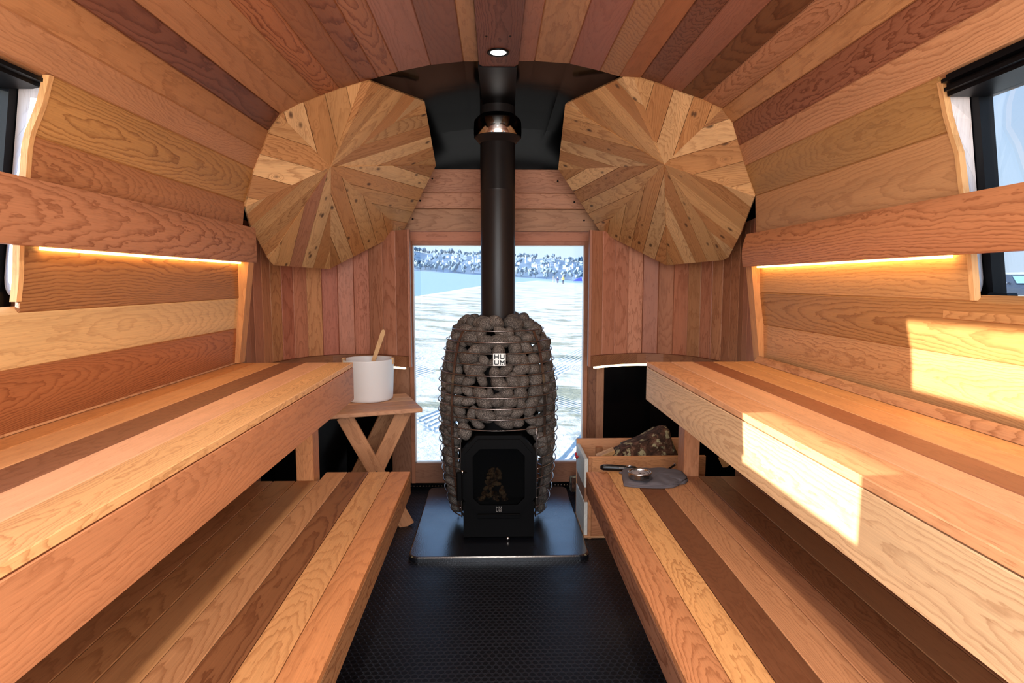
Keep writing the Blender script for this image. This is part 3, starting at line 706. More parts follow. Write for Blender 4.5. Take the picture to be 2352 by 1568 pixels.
disc(-1, 'pinwheel panel of knotty cedar wedges, upper left of the flue', (759, 382), outL, [0, 4, 6, 7, 8, 9, 11, 13], [(563, 474, 2.53), (850, 188, 2.53), (1001, 383, 3.30)], dc, (5, 2))
outR = [(1658, 251, 1), (1682, 284, 1), (1697, 335, 1), (1711, 382, 1), (1734, 450, 1), (1701, 537, 0), (1673, 591, 0), (1662, 597, 0), (1532, 609, 0), (1377, 530, 0), (1282.5, 389, 0), (1299, 239, 0), (1430, 177.5, 1), (1457, 178, 1), (1472, 180, 1), (1515, 193, 1), (1565, 213, 1), (1613, 229, 1)]
disc(1, 'pinwheel panel of knotty cedar wedges, upper right of the flue', (1526, 377), outR, [0, 4, 6, 8, 9, 10, 11, 13], [(1734, 450, 2.53), (1430, 178, 2.53), (1282, 389, 3.30)], dc, None)

# ------------------------------------------------------------------ hearth plate
def rrect(x0, y0, x1, y1, r, n=6):
    P = []
    for cx, cy, a0 in ((x1-r, y1-r, 0), (x0+r, y1-r, 90), (x0+r, y0+r, 180), (x1-r, y0+r, 270)):
        for i in range(n+1):
            a = math.radians(a0+90*i/n); P.append((cx+r*math.cos(a), cy+r*math.sin(a)))
    return P
HT = .024
mb = MB(); rings = [(0, 0), (.0, HT-.006), (.004, HT-.001), (.008, HT)]
pl = rrect(-.395, 2.625, .425, 3.565, .045); K = len(pl); cx, cy = .015, 3.095
vs = []
for ins, z in rings:
    for (x, y) in pl: d = V((x-cx, y-cy, 0)); d = V((d.x-math.copysign(min(ins, abs(d.x)), d.x), d.y-math.copysign(min(ins, abs(d.y)), d.y), 0)); vs.append(V((cx+d.x, cy+d.y, z)))
fs = [[(r*K+i), (r*K+(i+1) % K), ((r+1)*K+(i+1) % K), ((r+1)*K+i)] for r in range(3) for i in range(K)]+[[3*K+i for i in range(K)]]
mb.solid(vs, fs, g=UY)
tag(mk('hearth_plate', mb, 'hearth', org=(cx, cy, 0)), 'black rounded rectangular hearth plate on the floor beneath the stone stove', 'hearth plate')

# ------------------------------------------------------------------ stove
SC = V((.015, 3.10, 0))
stove = thing('sauna_stove', 'wood-burning sauna stove with wire cage full of stones before the window', 'stove', (SC.x, SC.y, HT))
DZ = .0512
fz = aY(1145, 761.3, 3.10-.24).z
RZ = [fz-DZ*i for i in range(19)]
RR = [.232, .262, .275, .286, .294, .302, .305, .307, .307, .306, .305, .303, .300, .297, .292, .286, .279, .268, .252]
def rad(z):
    f = (fz-z)/DZ
    if f <= 0: return RR[0]+f*.03
    if f >= 18: return RR[18]
    i = int(f); return RR[i]+(RR[i+1]-RR[i])*(f-i)
DXH = .172      # half width of door opening
for i, (z, r) in enumerate(zip(RZ, RR)):
    m = MB()
    full = i <= 9
    if full: m.tube([SC+V((r*math.sin(2*math.pi*k/72), -r*math.cos(2*math.pi*k/72), z)) for k in range(72)], .0031, 7, closed=True)
    else:
        a0 = math.asin((DXH+.012)/r)
        m.tube([SC+V((r*math.sin(a), -r*math.cos(a), z)) for a in [a0+(2*math.pi-2*a0)*k/60 for k in range(61)]], .0031, 7)
    mk('cage_ring', m, 'wire', stove)
# flat uprights just inside the rings
for ang in (48, -48, 100, -100, 155, -155):
    a = math.radians(ang); m = MB(); d = V((math.sin(a), -math.cos(a), 0)); w = V((math.cos(a), math.sin(a), 0))
    vs = []; zz_ = [HT+.02]+[RZ[18]-.03+(RZ[0]-RZ[18]+.03)*k/16 for k in range(17)]
    for z in zz_:
        r = rad(z)-.004-(.03 if z < RZ[18]-.01 else 0)
        for ww, rr in ((-.009, r), (.009, r), (.009, r-.003), (-.009, r-.003)): vs.append(SC+d*rr+w*ww+UZ*z)
    fs = [[i*4+j, i*4+(j+1) % 4, (i+1)*4+(j+1) % 4, (i+1)*4+j] for i in range(17) for j in range(4)]+[[3, 2, 1, 0], [68, 69, 70, 71]]
    m.solid(vs, fs); mk('upright', m, 'wire', stove)
for s in (-1, 1):
    m = MB(); pts = []
    for k in range(12):
        z = RZ[18]-.005+(RZ[9]-RZ[18]+.01)*k/11; r = rad(z); pts.append(SC+V((s*(DXH+.010), -math.sqrt(r*r-(DXH+.01)**2), z)))
    m.tube(pts, .0034, 6); mk('door_upright', m, 'wire', stove)
    m = MB()
# inner burner drum and box front
m = MB(); m.lathe([(.17, HT+.04), (.195, .12), (.205, .3), (.21, .62), (.205, .86), (.16, .95), (.09, 1.0)], SC, 40, (True, True)); mk('burner_drum', m, 'stove', stove)
yF = 2.80
xa, xb = SC.x-.168, SC.x+.168
m = MB(); m.box((xa, yF, HT+.012), (xb, yF+.20, .215), ch=.004); m.box((xa+.02, yF+.03, HT), (xb-.02, yF+.4, HT+.013)); mk('ash_box', m, 'stove', stove)
m = MB(); m.box((SC.x-.100, yF-.016, .135), (SC.x+.100, yF, .158), ch=.002); m.box((SC.x-.100, yF-.030, .156), (SC.x+.100, yF-.001, .160), ch=.001); dr = mk('ash_drawer', m, 'stove', stove)
m = MB(); m.lathe([(0, 0), (.008, 0), (.010, .006), (.006, .012), (0, .013)], (SC.x+.043, yF-.008, HT+.006), 12); mk('bolt', m, 'steel', stove)
def octa(hw, z0, z1, cx_, cz_): return [(-hw+cx_, z0), (hw-cx_, z0), (hw, z0+cz_), (hw, z1-cz_), (hw-cx_, z1), (-hw+cx_, z1), (-hw, z1-cz_), (-hw, z0+cz_)]
def frame_oct(o, i, y0, y1, bev=0.0):
    m = MB(); n = len(o)
    vs = [V((SC.x+x, y0, z)) for x, z in o]+[V((SC.x+x, y0, z)) for x, z in i]+[V((SC.x+x, y1, z)) for x, z in o]+[V((SC.x+x, y1+bev, z)) for x, z in i]
    fs = []
    for k in range(n):
        k2 = (k+1) % n
        fs += [[k, k2, n+k2, n+k], [2*n+k, 3*n+k, 3*n+k2, 2*n+k2], [k, 2*n+k, 2*n+k2, k2], [n+k, n+k2, 3*n+k2, 3*n+k]]
    m.solid(vs, fs); return m
zt_ = aY(1145, 1001, yF-.02).z; zb_ = aY(1145, 1181, yF-.02).z
o1 = octa(.176, zb_, zt_, .072, .082); o2 = octa(.158, zb_+.016, zt_-.018, .060, .070); o3 = octa(.122, zb_+.045, zt_-.062, .035, .035)
hood = frame_oct(o1, o2, yF-.012, yF+.05); mk('door_surround', hood, 'stove', stove)
m = MB(); m.extr([V((SC.x+x, yF+.045, z)) for x, z in o1], V((0, .01, 0))); mk('firebox_back', m, 'stove', stove)
m = frame_oct(o2, o3, yF-.020, yF-.008); door = mk('stove_door', m, 'stove', stove)
m = MB(); m.extr([V((SC.x+x, yF-.013, z)) for x, z in octa(.124, zb_+.043, zt_-.060, .035, .035)], V((0, .004, 0))); mk('door_glass', m, 'fireglass', door)
m = MB()
m.box((SC.x-.196, yF-.045, .235), (SC.x-.170, yF-.022, .365), g=UZ, ch=.004); m.tube([V((SC.x-.183, yF-.034, .355)), V((SC.x-.178, yF-.02, .362)), V((SC.x-.150, yF-.016, .362))], .005, 8)
mk('door_handle', m, 'stove', door)
m = MB(); m.tube([V((SC.x-.170, yF-.02, .352)), V((SC.x-.170, yF-.02, .372))], .006, 8); mk('hinge_pin', m, 'chrome', door)
# ash and embers behind the glass
m = MB(); rnd = random.Random(3)
for k in range(110):
    u_ = rnd.random(); z = zb_+.05+u_*.155; hw = .078*(1-u_*.72)*(1 if u_ < .45 else .8)
    c = V((SC.x-.022+rnd.uniform(-hw, hw), yF+.006+.03*rnd.random()+.02*u_, z)); s_ = rnd.uniform(.005, .013)
    m.ell(c, (s_*1.3, s_*.7, s_*.8), 7, 5, Matrix.Rotation(rnd.uniform(0, 3), 3, 'Y'))
ao = mk('ash_heap', m, 'ash', stove); ao['kind'] = 'stuff'
# HUUM lettering
def letters(m, c, sz, yf, th):
    """2x2 grid of H U / U M, c = centre, sz = overall size"""
    q = sz*.46; w = sz*.105
    def bar(x0_, z0, x1_, z1): m.box((c[0]+x0_, yf-th, c[1]+z0), (c[0]+x1_, yf, c[1]+z1), ch=0)
    def seg(x0_, z0, x1_, z1):
        d = V((x1_-x0_, z1-z0)).normalized()*w*.5; nx, nz = -d.y, d.x
        m.extr([V((c[0]+x0_+nx, yf-th, c[1]+z0+nz)), V((c[0]+x0_-nx, yf-th, c[1]+z0-nz)), V((c[0]+x1_-nx, yf-th, c[1]+z1-nz)), V((c[0]+x1_+nx, yf-th, c[1]+z1+nz))], V((0, th, 0)))
    g_ = sz*.04
    # H upper left
    L, R_, T_, B_ = -q, -g_, q, g_
    bar(L, B_, L+w, T_); bar(R_-w, B_, R_, T_); bar(L, (T_+B_)/2-w*.4, R_, (T_+B_)/2+w*.4)
    # U upper right
    L, R_ = g_, q
    bar(L, B_+w*.6, L+w, T_); bar(R_-w, B_+w*.6, R_, T_); bar(L+w*.6, B_, R_-w*.6, B_+w)
    # U lower left
    L, R_, T_, B_ = -q, -g_, -g_, -q
    bar(L, B_+w*.6, L+w, T_); bar(R_-w, B_+w*.6, R_, T_); bar(L+w*.6, B_, R_-w*.6, B_+w)
    # M lower right
    L, R_ = g_, q
    bar(L, B_, L+w*.9, T_); bar(R_-w*.9, B_, R_, T_); mid = (L+R_)/2
    seg(L+w*.4, T_-w*.3, mid, (T_+B_)/2-w*.4); seg(mid, (T_+B_)/2-w*.4, R_-w*.4, T_-w*.3); bar(mid-w*.45, B_, mid+w*.45, B_+w*.9)
yb = SC.y-.297; p0 = aY(1132.6, 811.5, yb); p1 = aY(1161.4, 840, yb); bc = ((p0.x+p1.x)/2, (p0.z+p1.z)/2); hs_ = (p1.x-p0.x)/2
m = MB(); m.box((bc[0]-hs_, yb, bc[1]-hs_), (bc[0]+hs_, yb+.003, bc[1]+hs_), ch=.0005); bd = mk('badge', m, 'badge', stove)
m = MB(); letters(m, bc, hs_*1.85, yb, .0012); mk('badge_letters', m, 'badgeblack', bd)
pc = aY(1145.6, 1169, yF-.022); m = MB(); letters(m, (pc.x, pc.z), .028, yF-.0205, .001); mk('door_letters', m, 'logogrey', door)
# ------------------------------------------------------------------ stones
def stone_mesh(seed):
    rnd = random.Random(seed); m = MB()
    import bmesh
    bm = bmesh.new(); bmesh.ops.create_icosphere(bm, subdivisions=3, radius=1)
    off = V((seed*3.1, seed*1.7, 0))
    for v in bm.verts:
        p = v.co.copy(); e = 2.15
        k = (abs(p.x)**e+abs(p.y)**e+abs(p.z)**e)**(-1/e)
        p = p*k; d = 1+.20*noise.noise(p*.9+off)+.05*noise.noise(p*2.2+off)
        v.co = V((p.x*d, p.y*d*.82, p.z*d*.72))
    vs = [v.co.copy() for v in bm.verts]; fs = [[v.index for v in f.verts] for f in bm.faces]; bm.free()
    m.solid([v*.034 for v in vs], fs, smooth=True)
    return m
protos = []
SG = 'granite sauna stones in the stove cage'
slab = 'rounded speckled grey-brown stone packed inside the stove wire cage'
tlab = 'rounded speckled stone heaped on top of the stove around the flue'
for k in range(7):
    o = mk('sauna_stone', stone_mesh(k+1), 'stone'); tag(o, slab, 'stone', SG); protos.append(o)
rnd = random.Random(11); pos = []
def ok(p, mind):
    return all((p-q).length > mind for q, _ in pos)
z = RZ[18]+.005; row = 0
while z < RZ[0]-.010:
    r = rad(z)-.040; step = .0665/r; a = rnd.uniform(0, step); lim = math.radians(104)
    aa = -lim+a
    while aa < lim:
        an = aa+rnd.uniform(-.25, .25)*step; zz2 = z+rnd.uniform(-.012, .012)
        p = SC+V((r*math.sin(an), -r*math.cos(an), zz2))
        sgn = abs(p.x-SC.x)
        if p.y > SC.y or not (sgn < .208 and zz2 < zt_+.040 and sgn+(zz2-zt_) < .165):
            pos.append((p, 'c'))
        aa += step*rnd.uniform(.9, 1.15)
    z += .0485; row += 1
nc = len(pos)
for (rr, nn, zz2) in ((.196, 19, RZ[0]-.008), (.165, 14, RZ[0]+.026), (.128, 10, RZ[0]+.044)):
    for k in range(nn):
        an = 2*math.pi*k/nn+rnd.uniform(-.15, .15)
        pos.append((SC+V((rr*math.sin(an), -rr*math.cos(an), zz2+rnd.uniform(-.01, .012))), 't'))
for sx_ in (-.125, -.065, 0, .065, .125): cand = V((sx_, 0, zt_+.032)); pos += [(SC+V((sx_, -math.sqrt(.262**2-sx_*sx_), cand.z)), 'c')] if all(math.hypot(q.x-SC.x-sx_, q.z-cand.z) > .046 or q.y > SC.y for q, _ in pos) else []
for sg in (-1, 1):
    for sx_, dz_ in ((.165, .002), (.205, -.045), (.21, -.10)):
        q3 = SC+V((sg*sx_, -math.sqrt(.275**2-sx_*sx_), zt_+dz_))
        if all((q3-q).length > .042 for q, _ in pos): pos.append((q3, 'c'))
pos.append((aY(1118, 743, SC.y-.16), 't'))
print('stones', len(pos))
for i, (p, kd) in enumerate(pos[:300]):
    src = protos[i % 7]; o = src if i < 7 else link_copy(src)
    o.location = p; sc = rnd.choice((rnd.uniform(.9, 1.15), rnd.uniform(1.1, 1.5)))
    if i == len(pos)-1: sc = 1.28
    o.scale = (sc*rnd.uniform(.9, 1.2), sc*rnd.uniform(.85, 1.0), sc*rnd.uniform(.85, 1.08))
    if kd == 'c':
        an = math.atan2(p.x-SC.x, -(p.y-SC.y)); o.rotation_euler = (rnd.uniform(-.35, .35), rnd.uniform(-.7, .7) if rnd.random() < .7 else rnd.uniform(1, 2), an+rnd.uniform(-.5, .5))
        o['label'] = slab
    else:
        o.rotation_euler = (rnd.uniform(-.4, .4), rnd.uniform(-.5, .5), rnd.uniform(0, 6)); o['label'] = tlab; o['group'] = 'sauna stones heaped on the stove top'

# ------------------------------------------------------------------ flue pipe
FC = V((SC.x, SC.y, 0))
zc = aY(1145, 300, FC.y-.1).z; ztop = 2.135
flue = thing('flue_pipe', 'black stove flue rising through a chrome collar into the ceiling', 'stove pipe', (FC.x, FC.y, .90))
R0 = .0865
m = MB(); zs_ = aY(1145, 434, FC.y-R0).z
m.lathe([(R0-.003, .90), (R0-.003, 1.005), (R0+.002, 1.008), (R0+.002, 1.018), (R0, 1.022), (R0, zs_-.002), (R0+.0015, zs_), (R0+.0015, zs_+.004), (R0, zs_+.006), (R0, ztop)], FC, 56); mk('pipe', m, 'flue', flue)
za = aY(1145, 322, FC.y-R0).z; zb2 = aY(1145, 303, FC.y-.115).z; zc2 = aY(1145, 264, FC.y-.108).z
m = MB(); m.lathe([(R0+.001, za), (.094, za+.006), (.111, zb2-.006), (.117, zb2-.001), (.114, zb2+.002)], FC, 56); mk('collar_dish', m, 'flue', flue)
m = MB(); m.lathe([(.1155, zb2+.001), (.1175, zb2+.010), (.1180, zb2+.035), (.1165, zc2-.008), (.113, zc2)], FC, 64); mk('chrome_collar', m, 'chrome', flue)
m = MB(); m.lathe([(.112, zc2), (.104, zc2+.010), (.085, zc2+.026), (.080, ztop)], FC, 56); mk('collar_cap', m, 'black', flue)

# ------------------------------------------------------------------ stool, bucket, ladle
ZS = .62
A = aZ(970, 937, ZS); A.z = 0
d1 = V((-.945, -.325, 0)).normalized(); d2 = V((d1.y, -d1.x, 0))
if d2.y < 0: d2 = -d2
SW, SD = .45, .44
stool = thing('folding_stool', 'cedar stool on crossed legs behind the left bench, carrying the bucket', 'stool', (A+d1*SW/2+d2*SD/2))
m = MB(); stt = [W(206, 140, 100), W(198, 130, 92), W(212, 148, 106), W(196, 130, 88)]
for k in range(4):
    m.board(A+d2*(SD*k/4)+d1*.0+UZ*(ZS-.022), d1, d2, UZ, SW, SD/4-.003, .022, .003, tint=stt[k], gp=G(.05+.06*k, 0, .02, .35))
m2 = MB()
mk('stool_top', m, 'wood', stool)
def barp(m, a, b, w, th, wdir, **k):
    """flat bar from a to b with width w (in plane) and thickness th along wdir"""
    a, b = V(a), V(b); g = (b-a).normalized(); wd = V(wdir).normalized(); sd = g.cross(wd).normalized()
    m.board(a-sd*w/2, g, sd, wd, (b-a).length, w, th, .003, **k)
for dd in (.05, SD-.075):
    f0 = A+d2*dd
    for (ta, tb, t0) in ((.375, .075, 0.0), (.075, .375, .021)):
        m = MB(); barp(m, f0+d1*ta+UZ*(ZS-.022)+d2*t0, f0+d1*tb+d2*t0+UZ*.0, .076, .019, d2, tint=W(196, 126, 78), gp=G(.1, 0, .02, .5)); mk('leg', m, 'wood', stool)
    m = MB(); c = f0+d1*.225+UZ*(ZS-.022)*.5; m.tube([c-d2*.005, c-d2*.0], .008, 10); m.tube([c-d2*.0, c+d2*.045], .004, 8); mk('bolt', m, 'screw', stool)
m = MB(); m.box((0, 0, 0), (.001, .001, .001))
m = MB(); m.board(A+d2*.07+d1*.05+UZ*(ZS-.052), d2, d1, UZ, SD-.13, .03, .029, .002, tint=W(170, 105, 62)); m.board(A+d2*.07+d1*(SW-.08)+UZ*(ZS-.052), d2, d1, UZ, SD-.13, .03, .029, .002, tint=W(170, 105, 62)); mk('crossbar', m, 'wood', stool)
# bucket
fb_ = aZ(842, 927, ZS); BR = .125
BC = V((fb_.x-.01, fb_.y+BR, ZS))
ztb = aY(842, 823, BC.y).z; BH = ztb-ZS
bucket = thing('sauna_bucket', 'round white sauna bucket standing on the cedar stool', 'bucket', BC)
m = MB(); m.lathe([(0, .004), (BR-.02, .004), (BR-.012, .0), (BR-.004, .005), (BR, .016), (BR+.009, BH-.004), (BR+.0095, BH), (BR+.005, BH), (BR+.003, BH-.008), (BR-.006, .02), (0, .014)], BC, 64); mk('pail', m, 'white', bucket)
for s in (-1, 1):
    m = MB(); c = BC+V((s*(BR+.004), -.01, BH-.004)); m.box((c.x-.008, c.y-.02, c.z-.022), (c.x+.008, c.y+.02, c.z+.010), ch=.004, g=UZ, tint=W(214, 160, 108)); mk('handle_lug', m, 'wood', bucket)
la = aY(882, 757, BC.y+.035); lb = BC+V((.012, -.02, .05))
lad = thing('wooden_ladle', 'slim wooden ladle leaning inside the white bucket', 'ladle', lb)
q = aY(858, 829, BC.y+.0); g = (la-q).normalized(); lb = q-g*.16
m = MB(); sd = g.cross(UY).normalized(); nn = g.cross(sd)
pr = [(-.010, 0), (-.0105, .5), (-.012, .93), (-.009, .985), (0, 1.0), (.009, .985), (.012, .93), (.0105, .5), (.010, 0)]
Ll = (la-lb).length
m.extr([lb+g*(Ll*b)+sd*a_-nn*.004 for a_, b in pr], nn*.009, g=g, tint=W(214, 158, 100), gp=G(.2, 0, 0, .3)); mk('shaft', m, 'wood', lad)
m = MB(); m.lathe([(0, -.02), (.025, -.012), (.034, .012), (.031, .012), (.022, -.008), (0, -.016)], lb+V((0, 0, -.008)), 24, tint=W(200, 146, 92), g=UX); mk('scoop', m, 'wood', lad)

# ------------------------------------------------------------------ firewood crate and logs
c0 = aZ(1341, 1236, 0); x0c = c0.x; y0c = c0.y; y1c = y0c+.31; x1c = 1.02
def z_at(px, py, y): return aY(px, py, y).z
CH = z_at(1352, 1049, y0c)
crate = thing('firewood_crate', 'cedar firewood crate on the floor between the hearth and right bench', 'crate', (x0c+.3, y0c+.15, 0))
wc = W(200, 128, 76)
def cr(name, lo, hi, g=UX, tint=wc, mat='wood', gp=None):
    m = MB(); m.box(lo, hi, g=g, tint=tint, gp=gp or G(.05, 0, .02, .5), ch=.002); return mk(name, m, mat, crate)
cr('front_board', (x0c+.02, y0c, .015), (x1c, y0c+.016, CH*.43), tint=W(186, 110, 62))
cr('front_board', (x0c+.02, y0c, CH*.435), (x1c, y0c+.016, CH*.76))
cr('front_board', (x0c+.02, y0c, CH*.77), (x1c, y0c+.018, CH), tint=W(206, 132, 76))
cr('back_board', (x0c+.0, y1c-.016, .015), (x1c, y1c, CH*.5)); cr('back_board', (x0c+.0, y1c-.016, CH*.505), (x1c, y1c, CH+.012), tint=W(204, 132, 84))
cr('side_board', (x0c, y0c+.006, .0), (x0c+.017, y1c-.018, CH*.44), g=UY, tint=W(206, 196, 190), gp=G(.3, 0, 0, .1))  # pale grey tint paints the window's reflection into this board
cr('side_board', (x0c+.002, y0c+.01, CH*.445), (x0c+.017, y1c-.018, CH*.62), g=UY, tint=W(150, 96, 64))
sb = cr('side_board', (x0c, y0c+.006, CH*.625), (x0c+.017, y1c-.018, CH-.012), g=UY, tint=W(206, 196, 190), gp=G(.3, 0, 0, .1))  # window reflection painted in as a pale tint here too
cr('corner_post', (x0c+.0175, y0c-.006, .0), (x0c+.035, y0c+.03, CH-.004), g=UZ, tint=W(188, 116, 66)); cr('corner_post', (x0c+.10, y1c-.034, .015), (x0c+.135, y1c-.0165, CH-.03), g=UZ, tint=W(170, 104, 60))
cr('base', (x0c-.002, y0c-.008, .003), (x1c, y1c, .014), tint=W(190, 130, 84))
m = MB(); pr = V((0, y1c-.085, CH-.055)); m.tube([V((x0c-.010, pr.y+.03*math.cos(a), pr.z+.004+.018*math.sin(a)*(-1))) for a in [math.pi*k/8 for k in range(9)]], .006, 7); mk('strap_handle', m, 'red', crate)
def log(label, a, b, r0, r1, prof, seed, mats=('bark', 'splitwood'), grp=None):
    """split log along a->b; prof: list of (angle, radius factor, is_bark)"""
    a, b = V(a), V(b); g = (b-a).normalized(); u_ = g.orthogonal().normalized(); w_ = g.cross(u_); m = MB(); N = 14; P_ = len(prof)
    off = V((seed*5.3, 0, 0)); vs = []
    for i in range(N+1):
        f = i/N; r = r0+(r1-r0)*f; c = a.lerp(b, f)
        for (an, k, bk) in prof:
            p = c+(u_*math.cos(an)+w_*math.sin(an))*r*k
            if bk: p += (p-c).normalized()*r*.14*noise.noise(p*22+off)
            vs.append(p)
    fb1, fb2 = [], []
    for i in range(N):
        for j in range(P_):
            j2 = (j+1) % P_; f = [i*P_+j, i*P_+j2, (i+1)*P_+j2, (i+1)*P_+j]
            (fb1 if (prof[j][2] and prof[j2][2]) else fb2).append(f)
    fb2 += [list(range(P_))[::-1], [N*P_+j for j in range(P_)]]
    m.solid(vs, fb1, g=g, mi=0, smooth=True); m.solid(vs, fb2, g=g, mi=1)
    return tag(mk('firewood_log', m, list(mats), org=(a+b)/2), label, 'log', grp)
# big bark-covered wedge
yl = y0c+.14
bark_pts = [(1378, 1049), (1409, 1034), (1412, 1027), (1436, 1017), (1452, 1012), (1476, 1001), (1494, 989), (1508, 981), (1517, 974.5), (1527, 976), (1533, 984), (1540, 1004), (1546, 1022), (1551, 1037), (1554, 1052), (1553, 1075), (1380, 1075)]
m = MB(); NP = 8; ring = [aY(x, y, yl) for x, y in bark_pts]; cx_ = sum(ring, V((0, 0, 0)))/len(ring); vs = []; K = len(ring)
for i in range(NP+1):
    f = i/NP; k = .72+.28*math.sin(math.pi*min(1, f*1.0+.18)); yy = -.075+.15*f
    for p in ring:
        q = cx_+(p-cx_)*k; q = V((q.x, yl+yy+.0, q.z)); q += (p-cx_).normalized()*.006*noise.noise(q*30); vs.append(q)
fs = [[i*K+j, i*K+(j+1) % K, (i+1)*K+(j+1) % K, (i+1)*K+j] for i in range(NP) for j in range(K)]+[[NP*K+j for j in range(K)]]
m.solid(vs, fs, smooth=True, mi=0)
# bulging front: concentric grid
rg = 6; vs = []
for i in range(rg+1):
    f = i/rg
    for p in [vs_ for vs_ in [cx_+(q-cx_)*(.72+.28*math.sin(math.pi*.18)) for q in ring]]:
        q = cx_+(p-cx_)*(1-f); vs.append(V((q.x, yl-.075-.035*math.sin(f*math.pi/2)+.010*noise.noise(q*34), q.z)))
fs = [[i*K+j, i*K+(j+1) % K, (i+1)*K+(j+1) % K, (i+1)*K+j] for i in range(rg) for j in range(K)]
m.solid(vs, fs, smooth=True, mi=0)
bl = tag(mk('firewood_log', m, 'bark', org=cx_), 'wedge of firewood with dark lichened bark lying in the crate', 'log', 'split firewood in the crate')
# split-wood tongue at its left tip
m = MB(); a = aY(1372, 1050, yl-.09); b = aY(1412, 1034, yl-.05); c = aY(1412, 1062, yl-.05)
m.extr([a, b, c], V((0, .06, 0)), g=b-a, tint=W(206, 150, 92), gp=G(.2, 0, 0, .6)); mk('split_face', m, 'wood', bl)
pw = [(-.2, 1.0, 1), (.25, 1.02, 1), (.7, 1.0, 1), (1.15, 1.0, 1), (1.6, .98, 1), (2.0, .9, 0), (3.6, .25, 0), (5.4, .8, 0)]
p = aY(1645, 1033, y0c+.16)
log('pale split log in the crate, glimpsed right of the right bench leg', p+V((-.02, -.12, -.01)), p+V((.16, .12, .02)), .05, .055, pw, 2, ('splitwood', 'splitwood'), 'split firewood in the crate')
p = aY(1345, 1050, y0c+.1)
log('thin split log low in the crate at its left corner', V((x0c+.05, y0c+.06, CH-.055)), V((x0c+.33, y0c+.2, CH-.05)), .035, .045, pw, 3, ('bark', 'splitwood'), 'split firewood in the crate')
for k in range(5):
    log('split log filling the bottom of the firewood crate', V((x0c+.06+.02*k, y0c+.07+.045*(k % 4), .075+.065*(k//2))), V((x1c-.08, y0c+.075+.045*(k % 4), .085+.06*(k//2))), .042, .04, pw, 5+k, ('bark', 'splitwood'), 'hidden logs in the crate') if k < 0 else None
pe = V((.440, 3.46, 0))
log('small log end on the floor poking out behind the crate', V((pe.x, pe.y, HT+.048)), V((pe.x+.24, pe.y+.01, HT+.048)), .047, .047, [(2*math.pi*k/14, 1, 1) for k in range(14)], 9, ('bark', 'bark'))

# ------------------------------------------------------------------ mitten, thermometer, lighter
def plan(px, py, z): p = aZ(px, py, z); return (p.x, p.y)
mo = [(1434, 1113), (1431, 1100), (1429, 1088), (1430, 1076), (1447, 1076), (1470, 1078), (1500, 1078), (1530, 1079), (1552, 1081), (1568, 1086), (1577, 1095), (1579, 1102), (1572, 1108), (1560, 1109), (1555, 1113), (1543, 1117), (1520, 1118), (1490, 1117.5), (1460, 1116)]
z0 = LT+.0015; ol = [V((*plan(x, y, LT+.008), 0)) for x, y in mo]; cn = sum(ol, V((0, 0, 0)))/len(ol)
# densify outline
ol2 = []
for i in range(len(ol)):
    a, b = ol[i], ol[(i+1) % len(ol)]
    for k in range(3): ol2.append(a.lerp(b, k/3))
K = len(ol2); m = MB(); vs = []; LV = [(1.0, 0.0), (1.02, .006), (1.0, .013), (.95, .019), (.85, .024), (.7, .026), (.5, .027), (.3, .0275), (.12, .0275)]
def quilt(p): 
    a = (p.x+p.y*.8)*38; b = (p.x-p.y*.8)*38
    return -.006*(max(0, 1-abs(math.sin(a))*5)+max(0, 1-abs(math.sin(b))*5))
for li, (k, h) in enumerate(LV):
    for p in ol2:
        q = cn+(p-cn)*k; zz = z0+h*(.85+.25*noise.noise(q*9))+(quilt(q)+.0035*noise.noise(q*25) if li > 2 else 0); vs.append(V((q.x, q.y, zz)))
fs = [[i*K+j, i*K+(j+1) % K, (i+1)*K+(j+1) % K, (i+1)*K+j] for i in range(len(LV)-1) for j in range(K)]+[[(len(LV)-1)*K+j for j in range(K)]]
m.solid(vs, fs, smooth=True)
mit = mk('oven_mitten', m, 'cloth', org=(cn.x, cn.y, z0)); tag(mit, 'quilted grey oven mitten lying on the low right bench', 'oven mitten')
m = MB(); a = V((*plan(1434, 1112, LT+.012), z0+.013)); b = V((*plan(1470, 1115, LT+.012), z0+.013)); c = V((*plan(1560, 1110, LT+.012), z0+.013)); d = V((*plan(1578, 1100, LT+.012), z0+.014))
m.tube([a-V((0, .001, 0)), b-V((0, .003, 0)), V((*plan(1520, 1117, LT+.012), z0+.013))-V((0, .003, 0)), c-V((0, .002, 0)), d], .0022, 6); mk('seam_piping', m, 'cloth', mit)
m = MB(); lp = V((*plan(1428, 1084, LT+.01), z0+.006)); m.tube([lp+V((.008, 0, 0)), lp+V((-.006, .004, .001)), lp+V((-.010, 0, 0)), lp+V((-.004, -.004, 0)), lp+V((.008, -.004, 0))], .003, 6); mk('hanging_loop', m, 'cloth', mit)
tz = z0+.0285; tp = aZ(1474.5, 1103, tz); TR = .046; TCc = V((tp.x, tp.y+TR*.78, tz+.001))
th = thing('sauna_thermometer', 'round steel dial thermometer resting on the grey mitten', 'thermometer', TCc)
m = MB(); m.lathe([(0, 0), (TR-.004, 0), (TR-.002, .001), (TR-.002, .018), (TR, .019), (TR, .0225), (TR-.003, .023), (TR-.005, .0215), (TR-.0055, .015)], TCc, 56); mk('case', m, 'steel', th)
m = MB(); m.lathe([(0, .0155), (TR-.0055, .0155)], TCc, 48); mk('dial', m, simple('dial_face', (150, 140, 138), .35), th)
m = MB()
for k in range(40):
    if 13 < k < 17: continue
    a = 2*math.pi*k/40; r0, r1 = TR-.016, TR-.010
    m.tube([TCc+V((r0*math.cos(a), r0*math.sin(a), .0160)), TCc+V((r1*math.cos(a), r1*math.sin(a), .0160))], .0004, 4)
